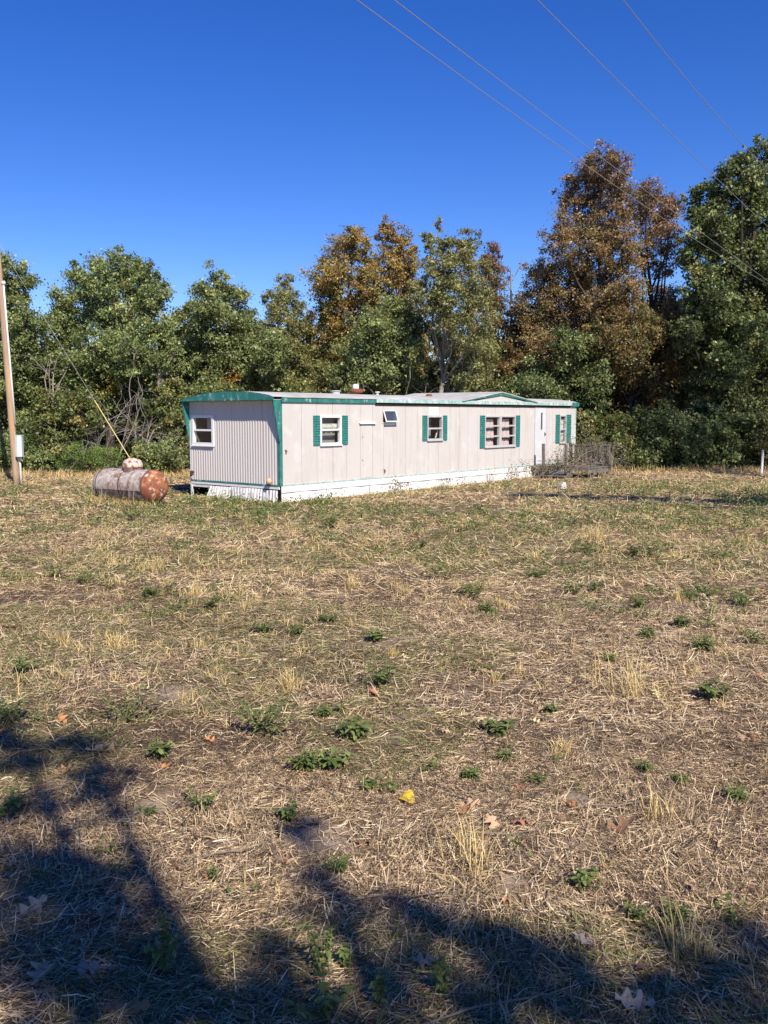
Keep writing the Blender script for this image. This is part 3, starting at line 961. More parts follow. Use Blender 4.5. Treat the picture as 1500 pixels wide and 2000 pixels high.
def power_line(pts, h, label, r=0.0058):
    r0 = ray(*pts[0]); t = h / r0[2]
    P0 = np.array([r0[0] * t, r0[1] * t])
    ss, hh = [0.0], [h]
    n = np.array([LD[1], -LD[0]])
    for q in pts[1:]:
        rr = ray(*q)
        tt = (P0 @ n) / (np.array(rr[:2]) @ n)
        ss.append(float((np.array(rr[:2]) * tt - P0) @ LD)); hh.append(rr[2] * tt)
    k = np.polyfit(ss, hh, 2) if len(pts) > 2 else np.concatenate([[0.0], np.polyfit(ss, hh, 1)])
    k[0] = min(max(k[0], 0.0), 0.004)
    s_ = np.linspace(-16, 40, 60)
    b = MB(); b.tube([(P0[0] + LD[0] * q, P0[1] + LD[1] * q, EYE + hh[0] + (hh[-1] - hh[0]) * q / ss[-1] + k[0] * q * (q - ss[-1])) for q in s_], r, 5)
    tag(b.build("power_line", M['wire'], None, True), label, "power line", "power lines crossing the sky")


power_line([(697, 0), (1133, 315), (1496, 553)], 5.0, "leftmost of the four thin power lines crossing the blue sky")
power_line([(770, 0), (1155, 293), (1478, 533)], 5.0, "second power line from the left, close beside the leftmost one")
power_line([(1050, 0), (1309, 260), (1500, 443)], 5.0, "third power line from the left, passing over the dark green oak")
power_line([(1217, 0), (1430, 260), (1500, 333)], 5.0, "rightmost of the four thin power lines, nearest the picture corner")

# thin pale fence post at the far right wood edge
x, y, z = gbase(1487, 925)
b = MB(); b.tube([(0, 0, -0.2), (0.02, 0, 0.5), (0.015, 0, 0.95)], [0.05, 0.047, 0.045], 8)
o = b.build("fence_post", M['conduit']); o.location = (x, y, z)
tag(o, "thin pale fence post standing at the edge of the dark wood", "fence post")


# ------------------------------------------------------------------ foliage
def unit(a):
    return a / np.maximum(np.linalg.norm(a, axis=-1, keepdims=True), 1e-9)


def leaf_quads(C, out, size, aspect=0.6, upb=0.38, outb=0.22):
    """C (n,3) leaf centres, out (n,3) outward directions, size (n,) lengths -> verts, faces"""
    n = len(C)
    nn = unit(R.normal(size=(n, 3)) + out * outb + np.array([0, 0, upb]))
    a = unit(np.cross(nn, R.normal(size=(n, 3))))
    a[:, 2] -= 0.25
    a = unit(a)
    bb = unit(np.cross(nn, a))
    l = size[:, None] * 0.5
    w = l * aspect
    fold = nn * (w * 0.35)
    V = np.stack([C - a * l, C + bb * w + fold - a * l * 0.05, C + a * l, C - bb * w + fold - a * l * 0.05], 1).reshape(-1, 3)
    F = np.arange(4 * n).reshape(n, 4)
    return V, F


PAL = {
    'dark': [((0.114, 0.148, 0.052), 5), ((0.170, 0.213, 0.077), 4), ((0.270, 0.304, 0.124), 2), ((0.325, 0.312, 0.108), 0.5)],
    'oak': [((0.192, 0.244, 0.089), 5), ((0.257, 0.312, 0.113), 4), ((0.342, 0.381, 0.152), 2.5), ((0.136, 0.175, 0.059), 2.5), ((0.428, 0.381, 0.103), 0.4)],
    'light': [((0.225, 0.273, 0.103), 5), ((0.286, 0.324, 0.130), 4), ((0.164, 0.203, 0.072), 3), ((0.365, 0.343, 0.103), 0.6)],
    'olive': [((0.246, 0.255, 0.098), 5), ((0.293, 0.293, 0.116), 4), ((0.174, 0.192, 0.070), 3), ((0.359, 0.268, 0.093), 1.2)],
    'orange': [((0.378, 0.265, 0.076), 4), ((0.312, 0.254, 0.076), 4), ((0.223, 0.222, 0.076), 4), ((0.467, 0.314, 0.072), 2), ((0.322, 0.178, 0.072), 1.2)],
    'brown': [((0.306, 0.196, 0.091), 5), ((0.368, 0.239, 0.101), 4), ((0.245, 0.175, 0.082), 3), ((0.334, 0.254, 0.095), 3), ((0.223, 0.207, 0.082), 3)],
    'rust': [((0.289, 0.173, 0.080), 4), ((0.223, 0.173, 0.070), 4), ((0.173, 0.167, 0.061), 4), ((0.378, 0.250, 0.080), 2), ((0.123, 0.139, 0.053), 3)],
    'cedar': [((0.143, 0.236, 0.056), 5), ((0.217, 0.317, 0.071), 3), ((0.302, 0.378, 0.081), 1)],
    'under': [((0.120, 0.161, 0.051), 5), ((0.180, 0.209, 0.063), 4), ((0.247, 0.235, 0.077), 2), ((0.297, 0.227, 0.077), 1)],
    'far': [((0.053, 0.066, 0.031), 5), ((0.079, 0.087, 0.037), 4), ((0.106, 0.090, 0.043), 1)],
}


DENS = 3.25


def leaf_tris(C, out, size, aspect=0.6, upb=0.65, outb=0.32):
    """small pointed leaves, one triangle each"""
    n = len(C)
    nn = unit(R.normal(size=(n, 3)) + out * outb + np.array([0, 0, upb]))
    a = unit(np.cross(nn, R.normal(size=(n, 3))))
    a[:, 2] -= 0.25
    a = unit(a)
    bb = unit(np.cross(nn, a))
    l = size[:, None] * 0.5
    w = l * aspect
    k = R.uniform(-0.9, 0.2, size=(n, 1))
    V = np.stack([C + a * l, C - a * l * 0.9 + bb * w, C + a * l * k - bb * w], 1).reshape(-1, 3)
    return V


def foliage(lobes, pal, leaf, dens, clumps=26, aspect=0.62, palf=None, spread=0.40, flat=0.75):
    """lobes: list of (centre, (rx,ry,rz)). Returns mesh arrays and the clump centres of each lobe."""
    Vs, Cs, tips = [], [], []
    for (c, r) in lobes:
        r = np.array(r, float)
        r = r * 1.08
        nc = max(7, int(clumps * 2.0 * (r[0] * r[2] / 1.4) ** 0.5))
        d = unit(R.normal(size=(nc, 3)))
        rad_ = R.uniform(0.35, 1.0, size=(nc, 1)) ** 0.6
        cc = c + d * rad_ * r * np.where(R.random((nc, 1)) < 0.12, R.uniform(1.1, 1.42, size=(nc, 1)), R.uniform(0.7, 1.12, size=(nc, 1)))
        tips.append(cc)
        area = math.pi * r[0] * r[2]
        nl = int(area * dens * DENS)
        which = R.integers(0, nc, nl)
        cr = spread * 0.66 * float(np.mean(r)) * R.uniform(0.5, 1.3, size=nc)
        g = R.normal(size=(nl, 3)) * np.array([0.62, 0.62, 0.62 * flat])
        P = cc[which] + g * cr[which][:, None]
        out = unit(P - c)
        sz = leaf * 0.72 * R.uniform(0.5, 1.5, size=nl)
        Vs.append(leaf_tris(P, out, sz, aspect * 1.25))
        cols = np.array([q[0] for q in PAL[pal]])
        w = np.array([q[1] for q in PAL[pal]], float)
        w /= w.sum()
        ci = R.choice(len(cols), size=nc, p=w)
        li = R.choice(len(cols), size=nl, p=w)
        base = np.where(R.random((nl, 1)) < 0.62, cols[ci[which]], cols[li])
        if palf is not None:
            base = palf(P, base)
        val = R.uniform(0.72, 1.28, size=(nl, 1)) * (0.62 + 0.76 * R.random((nc, 1)))[which]
        base = base * val
        Cs.append(np.repeat(base, 3, axis=0))
    V = np.concatenate(Vs)
    C = np.concatenate(Cs)
    return V, np.arange(len(V)).reshape(-1, 3), C, tips


def skeleton(base, lobes, tips, r0, twigs=0.55):
    """trunk from the base to the topmost lobe, a limb to every lobe, twigs to its clumps"""
    b = MB()
    base = np.array(base, float)
    tops = sorted(range(len(lobes)), key=lambda k: -lobes[k][0][2])
    tp = lobes[tops[0]][0]
    H = tp[2] - base[2]
    N = 9
    cx = np.mean([l[0] for l in lobes], axis=0)
    path = []
    for k in range(N):
        f = k / (N - 1)
        m = base * (1 - f) + tp * f
        s = math.sin(f * math.pi) * 0.45
        m = m * (1 - s * 0.5) + np.array([cx[0], cx[1], m[2]]) * s * 0.5
        m = m + np.array([R.normal() * 0.10, R.normal() * 0.10, 0]) * (0 < k)
        path.append(m)
    path = np.array(path)
    path[0, 2] -= 0.15
    rr = [r0 * (1 - 0.86 * (k / (N - 1)) ** 0.9) for k in range(N)]
    rr[0] *= 1.25
    b.tube(path, rr, 7)

    def on_trunk(z):
        z = min(max(z, path[1, 2]), path[-2, 2])
        return np.array([np.interp(z, path[:, 2], path[:, i]) for i in range(3)])
    for k, (c, r) in enumerate(lobes):
        if k != tops[0]:
            st = on_trunk(base[2] + (c[2] - base[2]) * R.uniform(0.45, 0.7))
            mid = (st + c) / 2 + np.array([R.normal() * .2, R.normal() * .2, -0.25])
            b.tube([st, mid, c], [r0 * 0.36, r0 * 0.24, r0 * 0.10], 5)
        for t in tips[k]:
            if R.random() < twigs:
                mid = (c + t) / 2 + R.normal(size=3) * 0.12
                b.tube([c, mid, t + (t - c) * 0.1], [r0 * 0.10 + 0.006, 0.013, 0.005], 3, cap=False)
    return b


NLEAF = [0]


def tree(name, label, basepx, depth, lob, pal, leaf=0.15, dens=480, r0=0.16, cat="tree", group=None, bark='bark', zs=0.85, palf=None, twigs=0.5, clumps=26, jit=1.7, raw=None, aspect=0.62, spread=0.40):
    """lob: list of (px, py, rx px, ry px) seen at the tree's distance"""
    if raw is None:
        L_ = []
        for (a, c, rx, ry) in lob:
            d = depth + R.uniform(-jit, jit)
            s = d / FPX * 1.0
            L_.append((at(a, c, d), (rx * s, rx * s * zs + 0.25, ry * s)))
        bx = (basepx - 750) / 1795.0 * depth
        base = np.array([bx, depth, float(ghz(bx, depth))])
    else:
        L_, base = raw, np.array(basepx, float)
    V, F, C, tips = foliage(L_, pal, leaf, dens, clumps, palf=palf, aspect=aspect, spread=spread)
    NLEAF[0] += len(F)
    root = empty(name, tuple(base))
    tag(root, label, cat, group)
    sk = skeleton(base, L_, tips, r0, twigs)
    sk.v = [tuple(np.array(p) - base) for p in sk.v]
    sk.build("trunk", M[bark], root)
    crown = link("crown", np_mesh("crown", V - base, [F], C), root, M['leaf'])
    tag(crown, kind='stuff')
    return root


def spot_tint(c, rad_, colr):
    c = np.array(c)
    colr = np.array(colr)

    def f(P, base):
        pick = (np.linalg.norm((P - c) * np.array([1, 0.3, 1.3]), axis=1) < rad_ * R.uniform(0.4, 1.1, len(P)))[:, None]
        return np.where(pick, colr * R.uniform(0.7, 1.3, size=(len(P), 1)), base)
    return f


def top_tint(z0, z1, colr, amt=0.8):
    colr = np.array(colr)

    def f(P, base):
        t = np.clip((P[:, 2:3] - z0) / (z1 - z0), 0, 1) * amt
        pick = R.random((len(P), 1)) < t
        return np.where(pick, colr * R.uniform(0.7, 1.3, size=(len(P), 1)), base)
    return f


TG = "trees along the wood edge"
tree("oak_tree", "green oak behind the utility pole at the picture's edge", 0, 39.5,
     [(5, 545, 36, 48), (35, 560, 26, 40), (-40, 600, 60, 70), (50, 635, 32, 45), (15, 650, 48, 60), (65, 690, 36, 40), (10, 730, 60, 60), (-50, 720, 60, 80), (60, 760, 50, 60), (-10, 810, 60, 60), (55, 830, 45, 45)],
     'oak', group=TG)
tree("oak_tree", "broad rounded dark green oak behind the propane tank", 215, 40,
     [(235, 525, 42, 40), (178, 545, 38, 42), (290, 550, 34, 44), (150, 605, 46, 48), (225, 600, 60, 60), (300, 615, 36, 55), (118, 650, 38, 40), (180, 680, 60, 55), (260, 690, 60, 55), (318, 690, 30, 50),
      (130, 740, 50, 50), (200, 760, 60, 50), (280, 770, 45, 50), (100, 700, 26, 40)], 'oak', r0=0.22, group=TG, palf=spot_tint(at(215, 755, 39.3), 0.62, (0.42, 0.33, 0.07)))
tree("oak_tree", "lighter green bushy oak just left of the home's roof", 415, 41.5,
     [(430, 560, 28, 36), (398, 590, 34, 40), (458, 600, 34, 40), (372, 640, 32, 44), (430, 650, 56, 50), (485, 660, 34, 46), (395, 710, 48, 48), (465, 715, 48, 48), (525, 690, 34, 44), (430, 770, 60, 45), (520, 745, 45, 45), (355, 720, 30, 50)],
     'light', group=TG, palf=spot_tint(at(455, 738, 40.6), 0.5, (0.46, 0.26, 0.07)))
tree("elm_tree", "pointed olive green tree with thin top before the orange trees", 560, 44,
     [(556, 560, 16, 28), (540, 590, 22, 34), (572, 600, 22, 36), (545, 640, 36, 44), (590, 650, 26, 44), (570, 700, 44, 46), (610, 720, 34, 44), (560, 755, 60, 40), (620, 765, 45, 40)], 'olive', leaf=0.13, group=TG)
tree("hickory_tree", "yellow orange tree with a knobbly double top above the roof", 665, 45,
     [(692, 478, 28, 34), (660, 505, 30, 38), (715, 510, 24, 36), (632, 545, 30, 34), (680, 555, 46, 44), (722, 565, 26, 40), (640, 595, 34, 40), (690, 620, 50, 46), (650, 660, 34, 44), (700, 690, 50, 50), (660, 740, 44, 44)],
     'orange', leaf=0.14, dens=430, group=TG, palf=top_tint(8, 12, (0.30, 0.19, 0.075), 0.3))
tree("hickory_tree", "narrower orange brown tree right beside the yellow orange one", 775, 46.5,
     [(755, 468, 22, 30), (785, 482, 22, 32), (800, 520, 22, 38), (758, 525, 30, 40), (790, 565, 30, 42), (750, 580, 28, 40), (775, 625, 46, 46), (745, 660, 40, 50), (800, 690, 40, 50)],
     'orange', leaf=0.14, dens=430, group=TG, palf=top_tint(8, 12, (0.30, 0.18, 0.08), 0.5))
tree("oak_tree", "low light green spreading tree right behind the roof's middle", 745, 40,
     [(770, 610, 34, 34), (725, 640, 36, 36), (800, 640, 34, 36), (760, 665, 50, 42), (700, 685, 36, 40), (805, 690, 26, 40), (740, 715, 50, 42), (785, 735, 36, 40), (695, 740, 40, 40)], 'light', group=TG)
tree("elm_tree", "tall olive tree with a bare pale trunk behind the roof", 857, 39.4,
     [(838, 478, 13, 26), (880, 490, 26, 34), (912, 482, 24, 32), (855, 525, 28, 40), (900, 535, 40, 44), (940, 560, 26, 44), (838, 580, 28, 46), (885, 595, 44, 50), (930, 625, 38, 50), (900, 665, 42, 46), (940, 700, 34, 44), (915, 730, 36, 36), (858, 440, 6, 14)],
     'olive', leaf=0.14, bark='bark_pale', r0=0.15, group=TG, dens=400)
tree("maple_tree", "reddish brown topped thin tree beside a bare snag", 965, 46,
     [(962, 500, 18, 30), (945, 530, 20, 36), (975, 550, 18, 40), (960, 600, 30, 44), (985, 650, 28, 50), (950, 680, 36, 50), (990, 720, 34, 50)], 'rust', leaf=0.13, dens=380, group=TG, palf=top_tint(7, 11, (0.27, 0.14, 0.11), 0.8))
tree("hickory_tree", "tallest brown tree crossed by the power lines", 1178, 43,
     [(1172, 312, 30, 30), (1205, 335, 26, 36), (1140, 350, 32, 34), (1170, 365, 40, 40), (1120, 385, 26, 32), (1212, 395, 32, 42), (1135, 425, 42, 44), (1190, 445, 44, 46), (1092, 470, 34, 40), (1150, 490, 50, 46), (1215, 500, 36, 44), (1065, 540, 36, 44),
      (1110, 550, 46, 48), (1170, 565, 50, 48), (1225, 570, 34, 42), (1040, 600, 38, 48), (1095, 620, 52, 46), (1160, 635, 56, 42), (1220, 640, 40, 40), (1030, 660, 34, 44), (1070, 690, 40, 42), (1180, 600, 46, 46)],
     'brown', leaf=0.13, dens=400, r0=0.22, group=TG, palf=top_tint(9.5, 14.5, (0.285, 0.165, 0.105), 0.6), twigs=0.7)
tree("hickory_tree", "slightly lower brown tree between the tallest and the dark oak", 1275, 44.5,
     [(1265, 372, 22, 28), (1250, 405, 28, 36), (1290, 400, 26, 36), (1312, 415, 20, 30), (1270, 450, 34, 40), (1305, 465, 24, 36), (1255, 500, 26, 34), (1295, 515, 22, 30), (1275, 590, 40, 40), (1320, 600, 34, 42), (1260, 650, 46, 44), (1320, 660, 40, 44)],
     'brown', leaf=0.13, dens=330, r0=0.18, group=TG, palf=top_tint(8, 13, (0.285, 0.165, 0.105), 0.6), twigs=0.8, spread=0.46)
tree("oak_tree", "big dark green oak filling the picture's far side edge", 1440, 40.5,
     [(1395, 440, 34, 40), (1350, 500, 26, 34), (1440, 480, 44, 44), (1360, 590, 30, 40), (1440, 600, 50, 50), (1500, 590, 50, 60), (1345, 650, 26, 40), (1440, 660, 50, 50), (1490, 312, 34, 36), (1450, 340, 32, 38), (1412, 370, 32, 38), (1470, 385, 46, 46), (1368, 410, 28, 36), (1530, 380, 46, 60), (1420, 430, 44, 44), (1372, 470, 32, 34), (1480, 460, 50, 50), (1420, 510, 40, 42), (1372, 545, 34, 36), (1470, 550, 50, 52), (1540, 520, 50, 70),
      (1400, 590, 42, 44), (1460, 640, 54, 54), (1385, 650, 34, 44), (1420, 710, 54, 52), (1500, 720, 50, 60), (1560, 660, 50, 80), (1370, 720, 32, 48), (1400, 790, 50, 54), (1470, 810, 56, 60), (1540, 810, 50, 70)],
     'dark', leaf=0.18, r0=0.24, group=TG, dens=380)
tree("oak_tree", "green lower oak under the tallest brown tree", 1075, 41,
     [(1120, 670, 38, 36), (1150, 700, 38, 40), (1100, 730, 42, 44), (1060, 780, 50, 44), (1120, 790, 50, 46), (1010, 780, 34, 40), (1160, 750, 36, 44), (1040, 740, 34, 40)], 'dark', group=TG)
tree("hickory_tree", "dark rusty brown tree in the shade beside the green lower oak", 1240, 41.5,
     [(1210, 625, 44, 44), (1265, 640, 40, 44), (1320, 640, 34, 40), (1175, 670, 36, 40), (1230, 690, 44, 42), (1285, 690, 44, 44), (1190, 720, 40, 44), (1330, 700, 36, 46), (1245, 750, 50, 46), (1310, 760, 46, 46), (1195, 790, 46, 46), (1260, 815, 50, 44)], 'rust', leaf=0.14, group=TG)
BG = "bushes at the foot of the wood"
tree("bush", "dark leafy bush right of the porch's railing", 1205, 38.6, [(1180, 840, 40, 40), (1220, 860, 42, 42), (1160, 880, 34, 36), (1200, 895, 44, 26), (1240, 895, 34, 26)], 'under', r0=0.05, cat="bush", group=BG, jit=0.6)
tree("bush", "wide dark bush below the rusty brown tree", 1300, 38.8, [(1280, 840, 46, 44), (1330, 850, 44, 46), (1260, 885, 40, 32), (1310, 893, 44, 26), (1350, 890, 34, 30)], 'dark', leaf=0.17, r0=0.05, cat="bush", group=BG, jit=0.6)
tree("bush", "dark bush with pale glinting leaves below the big dark oak", 1410, 38.8, [(1390, 845, 44, 46), (1440, 850, 46, 50), (1400, 890, 44, 30), (1455, 892, 44, 28), (1370, 880, 30, 34)], 'dark', leaf=0.18, r0=0.05, cat="bush", group=BG, jit=0.6)
tree("bush", "yellowish bush at the picture's edge beside the pale post", 1510, 38.8, [(1500, 850, 40, 44), (1545, 860, 40, 50), (1515, 893, 40, 28)], 'olive', leaf=0.15, r0=0.05, cat="bush", group=BG, jit=0.6)
tree("cedar_bush", "bright green feathery cedar behind the propane tank", 175, 36.2, [(170, 885, 36, 26), (205, 890, 34, 24), (135, 900, 30, 22), (190, 905, 44, 18)], 'cedar', leaf=0.10, dens=700, r0=0.04, cat="bush", group=BG, jit=0.4, aspect=0.25)
tree("bush", "pale leafy bush between the tank and the home's end", 305, 36.0, [(290, 885, 34, 26), (325, 885, 32, 28), (350, 895, 28, 24), (310, 905, 40, 18)], 'light', leaf=0.13, r0=0.04, cat="bush", group=BG, jit=0.4)
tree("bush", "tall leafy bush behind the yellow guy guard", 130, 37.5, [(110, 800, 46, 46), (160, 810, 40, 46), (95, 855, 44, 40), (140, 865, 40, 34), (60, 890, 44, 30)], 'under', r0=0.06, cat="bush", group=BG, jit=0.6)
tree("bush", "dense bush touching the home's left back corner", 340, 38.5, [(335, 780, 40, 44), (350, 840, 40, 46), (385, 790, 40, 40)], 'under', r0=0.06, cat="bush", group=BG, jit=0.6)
tree("bush", "low green bush behind the utility pole's foot", 25, 36.4, [(15, 870, 36, 36), (50, 885, 34, 28), (-20, 880, 40, 34), (85, 900, 34, 20), (20, 905, 40, 18)], 'oak', leaf=0.13, r0=0.04, cat="bush", group=BG, jit=0.4)
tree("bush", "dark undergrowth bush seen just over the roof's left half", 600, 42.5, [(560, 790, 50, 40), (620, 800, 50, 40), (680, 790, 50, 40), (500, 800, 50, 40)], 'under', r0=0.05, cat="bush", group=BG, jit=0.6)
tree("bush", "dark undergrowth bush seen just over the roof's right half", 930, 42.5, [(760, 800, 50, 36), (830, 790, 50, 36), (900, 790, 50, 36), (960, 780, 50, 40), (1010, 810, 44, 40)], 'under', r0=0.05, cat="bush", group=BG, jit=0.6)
tree("bush", "greenish bush against the home's far end", 1150, 38.4, [(1135, 830, 26, 36), (1120, 870, 26, 36), (1150, 880, 24, 30)], 'olive', leaf=0.12, r0=0.04, cat="bush", group=BG, jit=0.4)

# far wood behind the front row: one mass
lob = []
for k in range(58):
    px = -160 + k * 32 + R.uniform(-10, 10)
    topy = 690 + R.uniform(-25, 40) - 40 * (px > 1000)
    for j in range(4):
        d = R.uniform(50, 58)
        s = d / FPX
        lob.append((at(px + R.uniform(-10, 10), topy + 66 * j, d), (46 * s, 46 * s, 48 * s)))
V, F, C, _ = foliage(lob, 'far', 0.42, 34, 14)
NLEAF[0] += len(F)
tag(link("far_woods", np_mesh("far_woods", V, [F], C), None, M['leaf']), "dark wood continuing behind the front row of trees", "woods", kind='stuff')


# trees behind and beside the photographer, whose crowns throw the shade on the grass; one crown is added against sky light
SEED_SHADE = 77


def shade_lobes(sp):
    k = 1 / math.tan(SUN_EL)
    return [(np.array([X + SUN_H[0] * k * H, Y + SUN_H[1] * k * H, H]), (r, r, r * 0.8)) for X, Y, r, H in sp]


R = np.random.default_rng(SEED_SHADE)
tree("oak_tree", "leafy oak standing behind the photographer shading the near grass", (3.4, -8.0, 0), 0, None, 'oak', raw=shade_lobes([(*on_ground(a, c), max(w_ * 0.86 * math.hypot(on_ground(a, c)[1], EYE) / FPX, 0.16), h) for a, c, w_, h in (
        (40, 1480, 130, 9.0), (20, 1425, 60, 9.0), (150, 1455, 80, 8.8), (190, 1530, 90, 8.4), (110, 1590, 110, 8.8), (110, 1680, 150, 9.6), (225, 1590, 50, 9.0), (250, 1740, 90, 8.8), (110, 1800, 190, 9.2), (330, 1830, 100, 9.6), (120, 1940, 240, 9.4), (330, 1950, 150, 10.0), (470, 1990, 90, 8.8), (520, 1930, 60, 9.0), (600, 1990, 90, 9.4), (560, 1850, 34, 8.8), (640, 1740, 40, 9.0),
        (690, 1820, 80, 9.0), (800, 1800, 80, 9.4), (900, 1830, 110, 9.0), (760, 1880, 70, 9.6), (1010, 1890, 110, 9.5), (1120, 1870, 90, 9.8), (1250, 1900, 110, 9.2), (1390, 1880, 120, 9.6), (1490, 1850, 90, 9.0), (1000, 1990, 150, 9.2), (1240, 2010, 190, 9.8), (1480, 2000, 170, 10.2),
        (570, 1620, 26, 8.8), (800, 2180, 330, 9.6), (250, 2180, 330, 10.2), (1300, 2230, 360, 10.6), (700, 2500, 500, 11.0), (1300, 2600, 500, 11.0))]),
     leaf=0.14, dens=200, r0=0.22, group="trees off to the side that shade the field", twigs=0.6, spread=0.52)
cano = []  # unseen canopy added overhead to cut the blue sky fill in the shade
for k in range(420):
    X_, Y_, H_ = R.uniform(-11, 8), R.uniform(-17, 0.5), R.uniform(7.8, 12.0)
    k_ = (H_ + 1.6) / math.tan(SUN_EL)                  # where its shade ends must lie outside the sunlit field in view
    sx_, sy_ = X_ - SUN_H[0] * k_, Y_ - SUN_H[1] * k_
    if len(cano) < 60 and (sy_ + 2.2 < 2.9 or sx_ + 2.3 < -0.43 * max(sy_, 1.0)):
        cano.append((np.array([X_, Y_, H_]), (1.6, 1.6, 1.3)))
tree("oak_tree", "spreading oak behind the photographer's left shoulder roofing the near grass", (-5.0, -7.5, 0), 0, None, 'oak', raw=cano, leaf=0.34, dens=80, r0=0.28, group="trees off to the side that shade the field", twigs=0.3)
tree("oak_tree", "leafy oak off beside the field shading the grass near the porch", (15.5, 12.0, 0), 0, None, 'oak', raw=shade_lobes(
    [(4.2, 26.6, 0.50, 11.2), (4.9, 26.35, 0.43, 11.2), (5.8, 25.95, 0.50, 11.0), (6.7, 25.6, 0.45, 11.4), (7.6, 25.1, 0.53, 11.0), (8.5, 24.9, 0.45, 11.3), (9.3, 24.35, 0.62, 10.8), (10.2, 25.2, 0.69, 10.4), (10.3, 23.6, 0.88, 10.2), (11.4, 24.2, 1.0, 9.8), (12.0, 22.8, 1.0, 9.4), (12.6, 25.5, 1.1, 9.4)]),
     leaf=0.14, dens=520, r0=0.2, group="trees off to the side that shade the field", twigs=0.5, spread=0.36)


tree("oak_tree", "tall oak out of view by the wood corner, shading the dark trees' foot", (17.8, 27.4, 0), 0, None, 'oak',
     raw=[(np.array(q), (rr, rr, rr * 0.9)) for q, rr in (((16.6, 27.6, 10.5), 1.9), ((18.8, 27.2, 10.0), 2.0), ((17.4, 26.4, 12.4), 2.0), ((15.9, 27.0, 13.2), 1.6), ((18.6, 28.2, 13.2), 2.0), ((16.6, 27.0, 15.2), 1.7), ((18.2, 27.2, 16.2), 1.5), ((20.6, 27.4, 11.8), 1.9))],
     leaf=0.17, dens=26, r0=0.25, group="trees off to the side that shade the field", twigs=0.3)


R = np.random.default_rng(201)
# bare dead branches, snags, brush
def dead_branches(name, label, origin, h, n, spreadx, mat='twig', r=0.02, seed=0, cat="dead branches", levels=3, arch_=0.0):
    rg = np.random.default_rng(seed)
    b = MB()

    def grow(p, d, l, r_, lev):
        pts = [p]
        q = p.copy()
        for k in range(4):
            d = unit(d + rg.normal(size=3) * 0.22 + np.array([0, 0, -arch_]))
            q = q + d * l / 4
            pts.append(q.copy())
        b.tube(pts, [r_, r_ * 0.85, r_ * 0.7, r_ * 0.5, r_ * 0.3], 4, cap=False)
        if lev > 0:
            for k in range(rg.integers(2, 4)):
                i = rg.integers(1, 5)
                grow(pts[i], unit(d + rg.normal(size=3) * 0.7), l * rg.uniform(0.4, 0.7), r_ * 0.55, lev - 1)
    for k in range(n):
        p = np.array([rg.uniform(-spreadx, spreadx), rg.uniform(-0.3, 0.3) * spreadx, -0.05])
        grow(p, unit(np.array([rg.normal() * 0.35, rg.normal() * 0.3, 1.0])), h * rg.uniform(0.6, 1.1), r * rg.uniform(0.7, 1.2), levels)
    o = b.build(name, M[mat])
    o.location = origin
    tag(o, label, cat)
    return o


gx_, gy_, gz_ = gbase(235, 925)
dead_branches("dead_shrub", "tangle of bare grey branches under the broad dark oak", (-10.3, 37.4, 0.0), 3.6, 7, 1.0, r=0.035, seed=3, cat="dead shrub")
dead_branches("dead_shrub", "bare grey twiggy shrub behind the roof left of the pale trunk", (1.9, 40.0, 0.0), 4.2, 9, 1.5, r=0.03, seed=5, cat="dead shrub")
dead_branches("dead_shrub", "grey leafless shrub by the cedar left of the tank", (-11.6, 36.6, 0.0), 2.2, 6, 0.8, r=0.022, seed=18, cat="dead shrub")
dead_branches("dead_shrub", "grey twig thicket beside the home's back corner", (-8.6, 37.0, 0.0), 2.4, 7, 0.8, r=0.022, seed=19, cat="dead shrub")
dead_branches("dead_shrub", "bare grey branch fan behind the guy wire", (-13.2, 37.6, 2.6), 2.6, 4, 0.5, r=0.03, seed=8, cat="dead shrub")
p_ = at(310, 720, 39.0)
b = MB()
b.tube([(0, 0, -4.2), (0.05, 0, -1.5), (0.0, 0, 0.0), (-0.05, -0.1, 0.9)], [0.11, 0.10, 0.085, 0.06], 7)
b.tube([(0, 0, -0.35), (0.35, -0.1, 0.1), (0.62, -0.1, 0.55), (0.66, -0.1, 0.75)], [0.07, 0.065, 0.05, 0.03], 6)
b.tube([(0.62, -0.1, 0.55), (0.85, -0.12, 0.58)], [0.035, 0.02], 5)
b.tube([(0, 0, -0.4), (-0.5, -0.1, 0.25), (-1.1, -0.15, 0.85), (-1.5, -0.1, 1.1)], [0.06, 0.055, 0.04, 0.02], 6)
o = b.build("dead_tree", M['twig']); o.location = p_
tag(o, "broken pale dead tree fork standing before the broad dark oak", "dead tree")
b = MB()
b.tube([(0, 0, 0), (0.05, 0, 6.0), (-0.05, 0, 9.2)], [0.10, 0.07, 0.03], 6)
b.tube([(0.0, 0, 8.6), (0.4, 0, 9.4), (0.55, 0, 10.2)], [0.03, 0.02, 0.008], 4); b.tube([(0.1, 0, 8.0), (-0.4, 0, 8.8), (-0.6, 0, 9.6)], [0.03, 0.02, 0.008], 4)
b.tube([(0.3, 0, 9.2), (0.75, 0, 9.6)], [0.015, 0.006], 4)
o = b.build("dead_tree", M['twig']); o.location = (6.1, 45.0, 0)
tag(o, "thin bare snag rising beside the reddish brown topped tree", "dead tree")
gx_, gy_, gz_ = gbase(955, 957)
dead_branches("dead_sapling", "small bare dead sapling before the white skirting", (gx_, gy_, gz_), 0.75, 2, 0.06, mat='vine', r=0.018, seed=12, cat="dead sapling", levels=2)
gx_, gy_, gz_ = gbase(1338, 991)
dead_branches("dead_sapling", "bare twig leaning in the grass under the tree shade band", (gx_, gy_, gz_), 0.55, 1, 0.03, mat='vine', r=0.013, seed=15, cat="dead sapling", levels=1)


# brush heaped on the porch and steps, vines on the rail
def hw(u, v, z):
    x_, y_ = hloc(u, v)
    return np.array([x_, y_, z])


